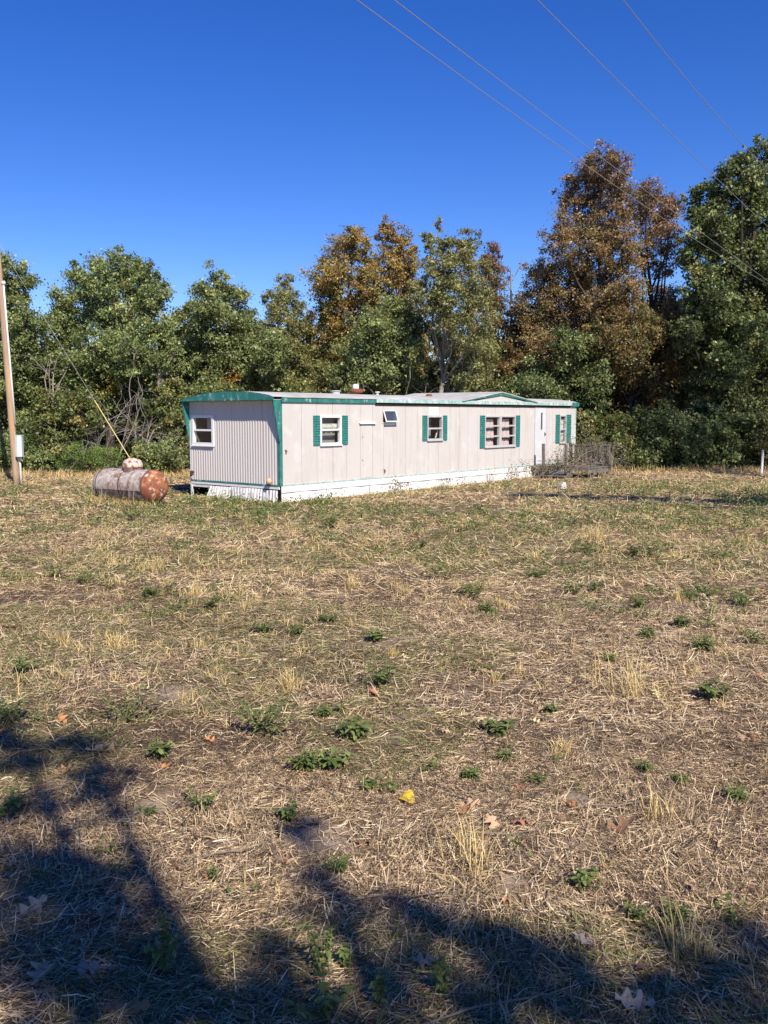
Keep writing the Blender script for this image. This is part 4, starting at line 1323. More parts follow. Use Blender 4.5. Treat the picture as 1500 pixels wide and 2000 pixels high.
def scribble(b, c, ext, n, r, seed, l=(0.5, 1.3), flat=0.5):
    rg = np.random.default_rng(seed)
    for k in range(n):
        p = c + (rg.random(3) - 0.5) * np.array(ext)
        d = unit(rg.normal(size=3) * np.array([1, 1, flat]))
        pts = [p]
        ll = rg.uniform(*l)
        for j in range(5):
            d = unit(d + rg.normal(size=3) * 0.30 + np.array([0, 0, -0.06]))
            p = p + d * ll / 5
            pts.append(np.array([p[0], p[1], max(p[2], 0.0)]))
        rr = r * rg.uniform(0.5, 1.3)
        b.tube(pts, [rr, rr, rr * 0.9, rr * 0.75, rr * 0.6, rr * 0.35], 4, cap=False)


b = MB()
scribble(b, hw(12.7, -1.7, 0.40), (1.0, 1.2, 0.4), 34, 0.010, 21)
scribble(b, hw(13.2, -2.0, 0.52), (1.0, 0.8, 0.25), 24, 0.012, 22)
scribble(b, hw(12.5, -0.8, 0.25), (0.9, 0.9, 0.4), 24, 0.009, 23)
tag(b.build("brush_pile", M['vine']), "tangled heap of dead brown branches over the porch steps", "brush pile")
b = MB()
rg = np.random.default_rng(31)
for k in range(46):
    f_ = rg.uniform(0.5, 1.4)
    v = rg.uniform(dv - 0.15, -0.6); u = d1 - 0.12 + rg.normal() * 0.07
    p = hw(u, v, rg.uniform(0.35, 0.6)); pts = [p]
    for j in range(5):
        p = p + np.array([rg.normal() * 0.05, rg.normal() * 0.05, rg.uniform(0.08, 0.2)])
        pts.append(p.copy())
    b.tube(pts, [q_ * f_ for q_ in (0.012, 0.011, 0.010, 0.008, 0.006, 0.003)], 4, cap=False)
scribble(b, hw(d1, -1.6, 1.20), (0.5, 1.8, 0.3), 40, 0.006, 33, (0.4, 1.0), 0.8)
scribble(b, hw(d1 + 0.2, -2.4, 0.95), (0.6, 0.7, 0.7), 26, 0.006, 34, (0.4, 1.0), 0.8)
tag(b.build("dead_vine", M['vine']), "dead brown vines smothering the porch's slatted railing", "dead vines")
q_ = hw(d1 + 0.25, -2.2, 0)
dead_branches("dead_shrub", "loose pale leafless bush leaning on the porch's slatted railing", (q_[0], q_[1], 0.0), 0.95, 12, 0.35, r=0.013, seed=61, cat="dead shrub")
q_ = hw(d1 + 0.1, -1.3, 0)
dead_branches("dead_shrub", "smaller leafless bush between the porch railing and the home's corner", (q_[0], q_[1], 0.0), 0.9, 8, 0.3, mat='vine', r=0.012, seed=62, cat="dead shrub")
b = MB()
for (u0_, v0_, s_) in ((15.2, -0.35, 41), (14.6, -0.4, 42), (15.6, -0.3, 43), (12.6, -0.25, 44), (9.9, -0.3, 45), (11.4, -0.3, 46), (4.7, -0.25, 47), (7.2, -0.25, 48), (8.3, -0.25, 49)):
    rg = np.random.default_rng(s_)
    hgt = 1.5 if u0_ > 14 else (0.5 if u0_ > 9 else 0.32)
    for k in range(5 if u0_ > 14 else 9):
        p = hw(u0_ + rg.normal() * 0.18, v0_ + rg.normal() * 0.08, -0.03); pts = [p]
        for j in range(6):
            p = p + np.array([rg.normal() * 0.05, rg.normal() * 0.05, hgt / 6 * rg.uniform(0.7, 1.3)])
            pts.append(p.copy())
        b.tube(pts, [0.007, 0.006, 0.006, 0.005, 0.004, 0.003, 0.002], 4, cap=False)
tag(b.build("climbing_stalks", M['vine']), "thin bare weed stalks growing up along the home's front skirting", "weed stalks", kind='stuff')
Lf = []
rg = np.random.default_rng(51)
cl = [(hw(15.25, -0.4, 1.0), 0.5, 150, 0.9), (hw(12.7, -0.4, 0.35), 0.45, 120, 0.3), (hw(11.4, -0.35, 0.3), 0.4, 120, 0.3), (hw(12.6, -1.3, 0.5), 0.45, 260, 0.2), (hw(13.1, -1.6, 0.72), 0.4, 200, 0.15),
      (hw(d1 + 0.1, -1.5, 1.1), 0.7, 520, 0.35), (hw(4.7, -0.3, 0.2), 0.3, 90, 0.15), (hw(7.2, -0.3, 0.18), 0.4, 70, 0.12), (hw(d1 + 0.3, -2.6, 0.7), 0.5, 200, 0.4), (hw(14.2, -0.5, 0.8), 0.3, 80, 0.3)]
P = np.concatenate([c + rg.normal(size=(n, 3)) * np.array([s, s * 0.5, zz_]) * 0.6 for c, s, n, zz_ in cl])
P[:, 2] = np.maximum(P[:, 2], 0.03)
V, F = leaf_quads(P, np.zeros_like(P), R.uniform(0.04, 0.085, size=len(P)))
cc = np.array([(0.10, 0.12, 0.04), (0.20, 0.16, 0.07), (0.16, 0.12, 0.06), (0.13, 0.14, 0.05)])[R.integers(0, 4, len(P))] * R.uniform(0.7, 1.3, size=(len(P), 1))
tag(link("vine_leaves", np_mesh("vine_leaves", V, [F], np.repeat(cc, 4, 0)), None, M['leaf']), "sparse withered vine leaves around the porch and skirting", "vine leaves", kind='stuff')


# ------------------------------------------------------------------ field: thatch, standing grass, weeds
def field_points(y0, y1, dens, wid=0.47, pad=2.5):
    """random points over the field between two distances"""
    area = wid * (y1 * y1 - y0 * y0) + 2 * pad * (y1 - y0)
    n = int(area * dens)
    y = np.sqrt(R.uniform(y0 * y0, y1 * y1, n))
    x = R.uniform(-1, 1, n) * (wid * y + pad)
    # nothing under the home
    dx, dy = x - HC[0], y - HC[1]
    u = dx * HU[0] + dy * HU[1]
    v = dx * HV[0] + dy * HV[1]
    edge_ = np.abs(x) > 0.44 * y + 0.45            # thinner growth beyond the picture's sides
    keep = ~(edge_ & (R.random(n) < 0.74)) & ~((u > 0.05) & (u < HL) & (v > 0.05) & (v < HW + 2))
    return x[keep], y[keep]


def ribbons(P, S, w, col, shade_tip=None):
    """P (n,k,3) centre lines, S (n,3) or (n,k,3) side vectors, w (n,k) half widths, col (n,3)"""
    n, k, _ = P.shape
    if S.ndim == 2: S = S[:, None, :]
    A = P + S * w[..., None]
    B = P - S * w[..., None]
    V = np.stack([A, B], 2).reshape(n, 2 * k, 3)
    base = (np.arange(n) * 2 * k)[:, None]
    F = []
    for j in range(k - 1):
        q = np.array([2 * j, 2 * j + 1, 2 * j + 3, 2 * j + 2])[None, :]
        F.append(base + q)
    c = np.repeat(col[:, None, :], 2 * k, axis=1)
    if shade_tip is not None:
        f = np.linspace(0, 1, k)
        f = np.repeat(f, 2)[None, :, None]
        c = c * (1 - f) + c * shade_tip * f
    return V.reshape(-1, 3), np.concatenate(F), c.reshape(-1, 3)


STRAW = np.array([(0.77, 0.600, 0.390), (0.62, 0.465, 0.297), (0.46, 0.335, 0.215), (0.27, 0.185, 0.125), (0.125, 0.085, 0.062), (0.88, 0.73, 0.52)])


def thatch(y0, y1, dens, lmin, lmax, wmin, wmax, lift, pts=3):
    x, y = field_points(y0, y1, dens)
    keep = R.random(len(x)) > bareness(x, y)
    x, y = x[keep], y[keep]
    n = len(x)
    dark = fbm(x, y, 1.6, 81, 3)
    wl = np.stack([np.full(n, 1.7), np.full(n, 2.0), np.full(n, 1.9), 0.8 + 9.0 * np.clip(dark - 0.46, 0, 1), 0.35 + 13.0 * np.clip(dark - 0.50, 0, 1), np.full(n, 0.8)], 1)
    cw = np.cumsum(wl / wl.sum(1, keepdims=True), 1)
    ci = (R.random((n, 1)) > cw).sum(1).clip(0, 5)
    col = STRAW[ci] * R.uniform(0.75, 1.2, size=(n, 1))
    far_ = np.clip((y - 7) / 10, 0, 1)[:, None]
    col = col * (1 + far_ * np.array([[0.05, 0.045, -0.04]]))
    # greenish dead stems here and there
    gr = (fbm(x, y, 2.4, 91, 3) > 0.50) & (R.random(n) < 0.35)
    col[gr] = np.array([0.22, 0.235, 0.085]) * R.uniform(0.7, 1.3, size=(gr.sum(), 1))
    flow = fbm(x, y, 2.0, 61, 2) * 4 * math.pi
    ph = flow + R.normal(size=n) * 0.95
    l = R.uniform(lmin, lmax, n)
    d = np.stack([np.cos(ph), np.sin(ph), np.zeros(n)], 1)
    pr = np.stack([-np.sin(ph), np.cos(ph), np.zeros(n)], 1)
    z0 = ghz(x, y)
    h = np.abs(R.normal(size=(n, 3))) * lift
    steep = R.random(n) < 0.12
    h[steep, 2] += l[steep] * R.uniform(0.2, 0.7, steep.sum())
    cv = R.normal(size=n) * 0.14 * l
    P = np.empty((n, 3, 3))
    c0 = np.stack([x, y, z0 + 0.004], 1)
    for j, t in enumerate((-0.5, 0.0, 0.5)):
        P[:, j] = c0 + d * (l * t)[:, None] + pr * (cv * (0.5 - 2 * t * t) * 1.0)[:, None]
        P[:, j, 2] = np.maximum(ghz(P[:, j, 0], P[:, j, 1]) + 0.003 + h[:, j], P[:, j, 2] * 0 + ghz(P[:, j, 0], P[:, j, 1]) + 0.003)
    roll = R.normal(size=n) * 0.6
    S = pr * np.cos(roll)[:, None] + np.array([0, 0, 1.0]) * np.sin(roll)[:, None]
    w = R.uniform(wmin, wmax, n)[:, None] * np.array([[1.0, 0.9, 0.35]])
    if pts == 2: P, w = P[:, [0, 2]], w[:, [0, 1]]
    return ribbons(P, S, w, col)


def tufts(x, y, nb, hmin, hmax, wmin, wmax, rb, cols, lean=0.45, droop=0.35):
    """clumps of standing blades at the points"""
    k = len(x)
    cnt = R.integers(nb[0], nb[1], k)
    idx = np.repeat(np.arange(k), cnt)
    n = len(idx)
    sc = R.uniform(0.6, 1.25, k)[idx]
    bx = x[idx] + R.normal(size=n) * rb * sc
    by = y[idx] + R.normal(size=n) * rb * sc
    h = R.uniform(hmin, hmax, n) * sc
    ph = R.uniform(0, 2 * math.pi, n)
    ln = np.abs(R.normal(size=n)) * lean
    d = np.stack([np.cos(ph), np.sin(ph), np.zeros(n)], 1)
    S = np.stack([-np.sin(ph + R.normal(size=n)), np.cos(ph), R.normal(size=n) * 0.2], 1)
    S = unit(S)
    z0 = ghz(bx, by) - 0.01
    P = np.empty((n, 3, 3))
    for j, t in enumerate((0.0, 0.55, 1.0)):
        P[:, j] = np.stack([bx, by, z0], 1) + d * (h * (ln * t + droop * t * t))[:, None]
        P[:, j, 2] = np.maximum(z0 + h * (t - 0.22 * t * t * (ln + droop) * 2), ghz(P[:, j, 0], P[:, j, 1]) + (0.006 if j else -0.01))
    cols = np.array(cols)
    cc = cols[(R.integers(0, len(cols), k)[idx] * (R.random(n) < 0.6) + R.integers(0, len(cols), n) * 0)]
    mixk = R.random(n) < 0.4
    cc[mixk] = cols[R.integers(0, len(cols), mixk.sum())]
    cc = cc * R.uniform(0.75, 1.2, size=(n, 1))
    w = R.uniform(wmin, wmax, n)[:, None] * np.array([[1.0, 0.8, 0.12]])
    return ribbons(P, S, w, cc, 1.08)


def merge(parts):
    off = 0
    V, F, C = [], [], []
    for v, f, c in parts:
        V.append(v); F.append(f + off); C.append(c)
        off += len(v)
    return np.concatenate(V), [np.concatenate(F)], np.concatenate(C)


parts = [thatch(2.6, 6.0, 4100, 0.04, 0.14, 0.0011, 0.0032, 0.010),
         thatch(6.0, 11.0, 1600, 0.06, 0.17, 0.0018, 0.0040, 0.012),
         thatch(11.0, 19.0, 780, 0.07, 0.18, 0.0026, 0.0048, 0.014, 2),
         thatch(19.0, 38.5, 260, 0.09, 0.22, 0.0040, 0.0080, 0.018, 2)]
keep_ = STRAW
STRAW = np.array([(0.10, 0.070, 0.052), (0.16, 0.115, 0.085), (0.07, 0.05, 0.04), (0.24, 0.175, 0.125), (0.12, 0.09, 0.07), (0.30, 0.23, 0.17)])
for (y0_, y1_, dn_, l0_, l1_, w0_, w1_) in ((2.6, 6.5, 520, 0.10, 0.34, 0.0009, 0.002), (6.5, 12, 150, 0.12, 0.36, 0.0015, 0.003), (12, 22, 40, 0.15, 0.4, 0.003, 0.005)):
    v_, f_, c_ = thatch(y0_, y1_, dn_, l0_, l1_, w0_, w1_, 0.03)
    parts.append((v_, f_, c_))
STRAW = keep_
V, F, C = merge(parts)
tag(link("straw_thatch", np_mesh("straw_thatch", V, F, C), None, M['straw']), "flattened dry straw covering the whole field", "straw", kind='stuff')
NT = [sum(len(f) for f in F)]

YEL = [(0.68, 0.52, 0.22), (0.62, 0.48, 0.23), (0.54, 0.41, 0.19), (0.68, 0.55, 0.30)]
MIXG = [(0.50, 0.40, 0.18), (0.26, 0.26, 0.09), (0.40, 0.33, 0.15), (0.20, 0.225, 0.075)]
GRN = [(0.15, 0.20, 0.07), (0.20, 0.24, 0.085), (0.12, 0.165, 0.06), (0.26, 0.265, 0.10)]
parts = []
for (y0, y1, dn, nb, h, w, rb, cols, seed, thr) in (
        (2.7, 7.0, 3.0, (8, 24), (0.05, 0.15), (0.0012, 0.0022), 0.025, YEL, 101, 0.52),
        (7.0, 13.0, 7.0, (12, 30), (0.07, 0.20), (0.0018, 0.003), 0.03, YEL, 101, 0.49),
        (7.0, 13.0, 4.0, (8, 22), (0.05, 0.13), (0.0018, 0.003), 0.035, MIXG, 105, 0.52),
        (13.0, 22.0, 6.5, (8, 20), (0.08, 0.22), (0.003, 0.005), 0.045, YEL, 101, 0.48),
        (13.0, 22.0, 5.0, (7, 16), (0.05, 0.13), (0.003, 0.005), 0.05, MIXG, 105, 0.47),
        (22.0, 38.0, 3.4, (6, 13), (0.09, 0.22), (0.005, 0.008), 0.07, YEL, 101, 0.40),
        (22.0, 38.0, 1.8, (6, 13), (0.07, 0.16), (0.005, 0.008), 0.07, MIXG, 105, 0.50)):
    x, y = field_points(y0, y1, dn)
    k = R.random(len(x)) < np.clip((fbm(x, y, 2.2, seed, 3) - thr) / 0.08 + 0.5, 0.06, 1)
    parts.append(tufts(x[k], y[k], nb, h[0], h[1], w[0], w[1], rb, cols))
for (y0, y1, dn, nb, h, w, rb, seed, thr) in ((2.7, 6.5, 7.0, (10, 30), (0.07, 0.20), (0.0014, 0.0028), 0.02, 141, 0.50), (6.5, 12.0, 6.0, (12, 30), (0.08, 0.22), (0.002, 0.0036), 0.03, 141, 0.50), (12.0, 20.0, 4.0, (8, 18), (0.10, 0.26), (0.0035, 0.0055), 0.04, 141, 0.50)):
    x, y = field_points(y0, y1, dn)
    k = R.random(len(x)) < np.clip((fbm(x, y, 1.7, seed, 3) - thr) / 0.10 + 0.5, 0.08, 1)
    parts.append(tufts(x[k], y[k], nb, h[0], h[1], w[0], w[1], rb, YEL + [(0.42, 0.30, 0.17), (0.72, 0.58, 0.36), (0.30, 0.21, 0.13)], lean=1.2, droop=0.9))
# taller growth along the skirting, the tank, the pole and the wood edge
xs, ys = [], []
for k in range(420):
    q = hloc(R.uniform(-0.5, HL + 0.3), -abs(R.normal()) * 0.25 - 0.08); xs.append(q[0]); ys.append(q[1])
for k in range(150):
    q = hloc(-abs(R.normal()) * 0.25 - 0.12, R.uniform(-0.3, HW + 0.4)); xs.append(q[0]); ys.append(q[1])
parts.append(tufts(np.array(xs), np.array(ys), (4, 10), 0.04, 0.13, 0.003, 0.005, 0.05, YEL + MIXG))
xs, ys = [], []
for k in range(120):
    t = R.uniform(-1.25, 1.2)
    q = (tx + t * math.cos(rad(-32)) + math.sin(rad(-32)) * R.uniform(0.28, 0.6), ty + t * math.sin(rad(-32)) - math.cos(rad(-32)) * R.uniform(0.28, 0.6)); xs.append(q[0]); ys.append(q[1])
for k in range(30):
    xs.append(px0 + R.normal() * 0.3); ys.append(py0 + R.normal() * 0.3)
parts.append(tufts(np.array(xs), np.array(ys), (5, 12), 0.10, 0.32, 0.0025, 0.0045, 0.05, YEL))
ex = R.uniform(-19, 19, 1500)
ey = np.interp(ex, [-20, -8, 3, 8, 20], [34.5, 35.0, 38.6, 37.5, 37.3]) + R.normal(size=1500) * 0.5
parts.append(tufts(ex, ey, (5, 11), 0.12, 0.45, 0.006, 0.010, 0.08, YEL + [(0.42, 0.25, 0.13), (0.36, 0.22, 0.12)]))
V, F, C = merge(parts)
NT.append(sum(len(f) for f in F))
tag(link("dry_grass", np_mesh("dry_grass", V, F, C), None, M['straw']), "short standing tufts of dry yellow grass across the field", "grass", kind='stuff')

parts = []
for (y0, y1, dn, nb, h, w, rb, thr) in ((2.7, 7.0, 1.6, (5, 16), (0.04, 0.13), (0.0013, 0.0024), 0.03, 0.53), (7.0, 13, 5.5, (6, 16), (0.04, 0.12), (0.002, 0.0034), 0.04, 0.50),
                                        (13, 24, 8.0, (5, 12), (0.05, 0.12), (0.0032, 0.0055), 0.06, 0.45), (24, 37, 1.3, (5, 10), (0.06, 0.13), (0.006, 0.009), 0.07, 0.50)):
    x, y = field_points(y0, y1, dn)
    k = R.random(len(x)) < np.clip((fbm(x, y, 2.8, 131, 3) - thr) / 0.08 + 0.5, 0.05, 1)
    parts.append(tufts(x[k], y[k], nb, h[0], h[1], w[0], w[1], rb, GRN, lean=0.7))
V, F, C = merge(parts)
NT.append(sum(len(f) for f in F))
tag(link("green_grass", np_mesh("green_grass", V, F, C), None, M['green']), "thin green grass blades scattered through the dry field", "grass", kind='stuff')


# ---- broad-leaved weeds
WCOL = [(0.135, 0.195, 0.055), (0.185, 0.24, 0.075), (0.095, 0.14, 0.042), (0.25, 0.28, 0.10)]


def leaf_shape(l, w, fold=0.25, curl=0.2, n=5):
    """one pointed leaf along +x with a folded midrib: verts, faces"""
    V, F = [], []
    for k in range(n):
        t = k / (n - 1)
        ww = w * math.sin(math.pi * min(t * 0.92 + 0.05, 1)) ** 0.8
        zz_ = -curl * l * t * t
        V += [(l * t, ww, zz_ + fold * ww), (l * t, 0, zz_), (l * t, -ww, zz_ + fold * ww)]
    for k in range(n - 1):
        a = 3 * k
        F += [[a, a + 1, a + 4, a + 3], [a + 1, a + 2, a + 5, a + 4]]
    return np.array(V), F


weed_leaf_mats = []
for k, c in enumerate(WCOL):
    m, n_, out = new_mat("weed_leaf_green")
    bs = n_.nodes.new("ShaderNodeBsdfPrincipled"); bs.inputs['Base Color'].default_value = (*c, 1); bs.inputs['Roughness'].default_value = 0.45; bs.inputs['Specular IOR Level'].default_value = 0.3
    tr_ = n_.nodes.new("ShaderNodeBsdfTranslucent"); tr_.inputs['Color'].default_value = (*[min(1, q * 1.3) for q in c], 1)
    mx = n_.nodes.new("ShaderNodeMixShader"); mx.inputs['Fac'].default_value = 0.3
    n_.links.new(bs.outputs[0], mx.inputs[1]); n_.links.new(tr_.outputs[0], mx.inputs[2]); n_.links.new(mx.outputs[0], out.inputs['Surface'])
    weed_leaf_mats.append(m)
weed_leaf_meshes = []
for k in range(8):
    v, f = leaf_shape(0.044, 0.010 + 0.003 * (k % 3), 0.3, 0.25 + 0.15 * (k % 2))
    me = bpy.data.meshes.new("weed_leaf")
    me.from_pydata([tuple(q) for q in v], [], f)
    me.materials.append(weed_leaf_mats[k % 4])
    weed_leaf_meshes.append(me)
M['weed_stem'] = weathered("weed_stem", (0.17, 0.16, 0.06), rough=0.7)


def weed_skeleton(rg, size, tall, bushy=False):
    """stems (list of paths) and leaf placements (pos, heading, pitch, scale)"""
    stems, leaves = [], []
    ns_ = rg.integers(11, 18) if bushy else rg.integers(6, 10)
    for s in range(ns_):
        ph = rg.uniform(0, 2 * math.pi)
        hgt = size * (0.75 if tall else 0.5) * rg.uniform(0.6, 1.1)
        ln = size * (0.22 if tall else 0.46) * rg.uniform(0.3, 1.0)
        pts = []
        for j in range(5):
            t = j / 4
            pts.append(np.array([math.cos(ph) * ln * t, math.sin(ph) * ln * t, hgt * (t - 0.18 * t * t)]))
        stems.append(pts)
        nl = max(4, int(hgt / 0.015)) if tall else rg.integers(7, 11)
        for j in range(nl):
            t = 0.25 + 0.75 * (j + 0.5) / nl
            p = np.array([np.interp(t, np.linspace(0, 1, 5), [q[i] for q in pts]) for i in range(3)])
            leaves.append((p, ph + j * 2.4 + rg.normal() * 0.3, rg.uniform(-0.2, 0.55), rg.uniform(0.75, 1.25)))
    return stems, leaves


PLACED = []


def place_words(px, py):
    col_ = "at the left edge" if px < 160 else "left of centre" if px < 520 else "around the centre line" if px < 900 else "right of centre" if px < 1280 else "at the right edge"
    row_ = ("in the deep near shade" if py > 1820 else "along the shade's border" if py > 1640 else "level with the yellow leaf" if py > 1490 else
            "just beyond the yellow leaf" if py > 1340 else "midway to the home" if py > 1190 else "in the field's farther half" if py > 1060 else "in the green band nearest the home")
    return col_, row_


def later_label(o, noun, px, py, w):
    PLACED.append((o, noun, px, py, w))


def settle_labels():
    cells = {}
    for o, noun, px, py, w in PLACED:
        cells.setdefault((noun, *place_words(px, py)), []).append((w, px, o))
    for (noun, c_, r_), q in cells.items():
        q.sort(key=lambda t: t[1])
        n_ = len(q)
        for k, (w, px, o) in enumerate(q):
            if n_ == 1: pre = noun
            elif n_ == 2: pre = ("left-hand ", "right-hand ")[k] + noun
            else: pre = ("leftmost ", "second ", "third ", "fourth ", "fifth ", "sixth ", "seventh ", "eighth ")[min(k, 7)] + noun + (" from left" if k else "")
            o["label"] = "%s, %s, %s" % (pre, c_, r_)


def weed_thing(px, py, wpx, label, group, tall=False, seed=0, parts_=True):
    rg = np.random.default_rng(seed)
    x, y, z = gbase(px, py)
    dist = y * CP - (z - EYE) * SP
    size = wpx * dist / FPX * 1.35
    stems, leaves = weed_skeleton(rg, size, tall, not parts_)
    ls = (0.8 if tall else min(max(size / 0.25, 0.7), 1.15)) * rg.uniform(0.65, 1.1)
    slim = rg.random() < 0.3
    b = MB()
    for s in stems: b.tube(s, [0.0022, 0.002, 0.0018, 0.0015, 0.001], 4, cap=False)
    if parts_:
        root = empty("weed_plant", (x, y, z))
        b.build("stem", M['weed_stem'], root)
        for (p, ph, pt, sc) in leaves:
            o = link("leaf", weed_leaf_meshes[rg.integers(0, 8)], root)
            o.location = p
            o.rotation_euler = (rg.normal() * 0.25, -pt, ph)
            o.scale = (sc * ls * (1.35 if slim else 1.0), sc * ls * (0.55 if slim else 1.0), sc * ls)
    else:
        v0, f0 = leaf_shape(0.050, 0.014, 0.3, 0.3, 4)
        VV, FF, CC = [], [], []
        off = 0
        for (p, ph, pt, sc) in leaves:
            v = v0 * sc * ls * np.array([1.35, 0.55, 1.0] if slim else [1.0, 1.0, 1.0])
            c_, s_ = math.cos(-pt), math.sin(-pt)
            v = np.stack([v[:, 0] * c_ + v[:, 2] * s_, v[:, 1], -v[:, 0] * s_ + v[:, 2] * c_], 1)
            c_, s_ = math.cos(ph), math.sin(ph)
            v = np.stack([v[:, 0] * c_ - v[:, 1] * s_, v[:, 0] * s_ + v[:, 1] * c_, v[:, 2]], 1) + p
            VV.append(v); FF.append(np.array(f0) + off); off += len(v)
            CC.append(np.repeat(np.array([WCOL[rg.integers(0, 4)]]) * rg.uniform(0.8, 1.25), len(v), 0))
        root = empty("weed_plant", (x, y, z))
        b.build("stem", M['weed_stem'], root)
        tag(link("leaves", np_mesh("leaves", np.concatenate(VV), [np.concatenate(FF)], np.concatenate(CC)), root, M['green']), kind='stuff')
    tag(root, label or 'x', "weed", group)
    if not label: later_label(root, "low green weed", px, py, wpx)
    return root


WG = "green weeds in the dry field"
NEAR = [  # px, py, width px, tall, label
    (325, 1905, 130, True, "tall thin weed with paired leaves standing in the deep shade"),
    (560 - 250, 1880, 60, False, None), (632, 1915, 120, True, "leafy weed stem lit by the bright strip between the shadows"), (672, 1895, 60, True, None),
    (625, 1992, 130, False, "wide leafy weed at the picture's bottom edge"), (742, 1975, 90, True, None), (868, 1950, 70, True, "upright weed at the right end of the bright strip"), (862, 1900, 40, False, None),
    (1135, 1742, 66, False, "compact dark weed alone on the brown thatch at the shade's border"), (1240, 1812, 46, False, None), (1318, 1820, 54, False, "small bright weed above the curled tan oak leaf"), (1428, 1828, 40, False, None),
    (418, 1735, 44, True, "small weed beside a brown leaf in the sunlit patch"), (395, 1592, 66, False, "rosette weed just above the pale bare soil patch"), (290, 1608, 36, False, None),
    (10, 1605, 70, False, "bushy weed cut by the picture's side edge"), (20, 1412, 80, False, None)]
lab_shade = "low broad-leaved green weed growing in the shade"
lab_sun = "low broad-leaved green weed growing in sunlit straw"
for k, (a, c, w_, tl, lb) in enumerate(NEAR):
    weed_thing(a, c, w_, lb, WG, tl, 200 + k, True)
MID = [(518, 1448, 110), (245, 1418, 120), (597, 1515, 56), (652, 1512, 56), (690, 1455, 56), (315, 1492, 54), (720, 1552, 28), (745, 1355, 64), (630, 1415, 34), (665, 1408, 30), (870, 1140, 96), (930, 1180, 60), (912, 1172, 40),
       (1280, 1095, 84), (1375, 1172, 60), (1250, 1198, 40), (1372, 1278, 42), (1265, 1256, 28), (1480, 1265, 50), (735, 1262, 34), (512, 1248, 44), (575, 1250, 34), (50, 1318, 56), (110, 1130, 50), (165, 1145, 40), (970, 1450, 50), (985, 1498, 30),
       (920, 1532, 32), (1046, 1540, 24), (1256, 1520, 34), (1330, 1546, 30), (1438, 1576, 40), (560, 1612, 50), (660, 1712, 36), (1075, 1400, 26), (1395, 1370, 60), (1120, 1165, 50), (1050, 1130, 34), (1160, 1160, 40), (410, 1200, 40), (355, 1025, 44), (262, 1022, 40),
       (640, 1035, 44), (500, 1030, 40), (760, 1035, 38), (1345, 1180, 40), (1240, 1090, 34), (1140, 1085, 40), (1400, 1100, 44), (1330, 1235, 30), (300, 1175, 36), (950, 1205, 30), (1190, 1300, 30), (1450, 1190, 50), (820, 1075, 34), (640, 1225, 30)]
ulab = {0: "bushy green weed with brown leaves lying at its foot", 1: "wide green weed patch beside the upper left shade", 10: "largest green weed, alone in the middle of the field", 22: "upright young weed near the picture's left edge in sunlit straw", 25: "bluish green small weed on the bare brown thatch", 7: "dark weed in the sunlit middle foreground beside a fallen leaf"}
for k, (a, c, w_) in enumerate(MID):
    weed_thing(a, c, w_ * 1.15, ulab.get(k), WG, False, 300 + k, False)

# small weeds nobody could count
x, y = field_points(2.8, 12.0, 6.5)
k = R.random(len(x)) < np.clip((fbm(x, y, 1.3, 151, 3) - 0.58) / 0.06 + 0.4, 0.02, 0.9)
x1, y1 = x[k], y[k]
x, y = field_points(12.0, 30.0, 8.0)
band = np.exp(-((y - 19.5) / 4.5) ** 2) * 0.17
k = R.random(len(x)) < np.clip((fbm(x, y, 2.4, 151, 3) - 0.53 + band) / 0.10 + 0.4, 0.05, 0.95)
x2, y2 = x[k], y[k]
PX = np.concatenate([x1, x2]); PY = np.concatenate([y1, y2])
cnt = R.integers(9, 34, len(PX))
idx = np.repeat(np.arange(len(PX)), cnt)
n = len(idx)
s0 = (0.040 + 0.0050 * np.clip(PY - 6, 0, 20))[idx] * R.uniform(0.6, 1.3, n)
cx_ = PX[idx] + R.normal(size=n) * s0
cy_ = PY[idx] + R.normal(size=n) * s0
P = np.stack([cx_, cy_, ghz(cx_, cy_) + np.abs(R.normal(size=n)) * s0 * 0.9 + 0.01], 1)
V, F = leaf_quads(P, np.zeros_like(P), (0.035 + 0.0016 * np.clip(PY - 6, 0, 20))[idx] * R.uniform(0.7, 1.3, n), 0.5, upb=1.0)
cc = np.array(WCOL)[R.integers(0, 4, n)] * R.uniform(0.75, 1.25, size=(n, 1))
NT.append(n)
tag(link("small_weeds", np_mesh("small_weeds", V, [F], np.repeat(cc, 4, 0)), None, M['green']), "scattered tiny green weeds between the straw", "weeds", kind='stuff')


# ---- conspicuous single clumps of tall yellow grass
def clump_thing(px, py, hpx, label, nb=70, seed=0):
    x, y, z = gbase(px, py)
    h = hpx * (y * CP - (z - EYE) * SP) / FPX
    v, f, c = tufts(np.full(3, x) + R.normal(size=3) * h * 0.18, np.full(3, y) + R.normal(size=3) * h * 0.18, (nb // 3, nb // 3 + 4), h * 0.5, h * 1.15, 0.0016 + 0.0001 * y, 0.0028 + 0.00015 * y, h * 0.14, YEL, lean=0.30, droop=0.25)
    o = link("grass_clump", np_mesh("grass_clump", v - np.array([x, y, z]), [f], c), None, M['straw'])
    o.location = (x, y, z)
    tag(o, label or 'x', "grass clump", "single clumps of tall dry grass")
    if not label: later_label(o, "tall dry grass clump", px, py, hpx)


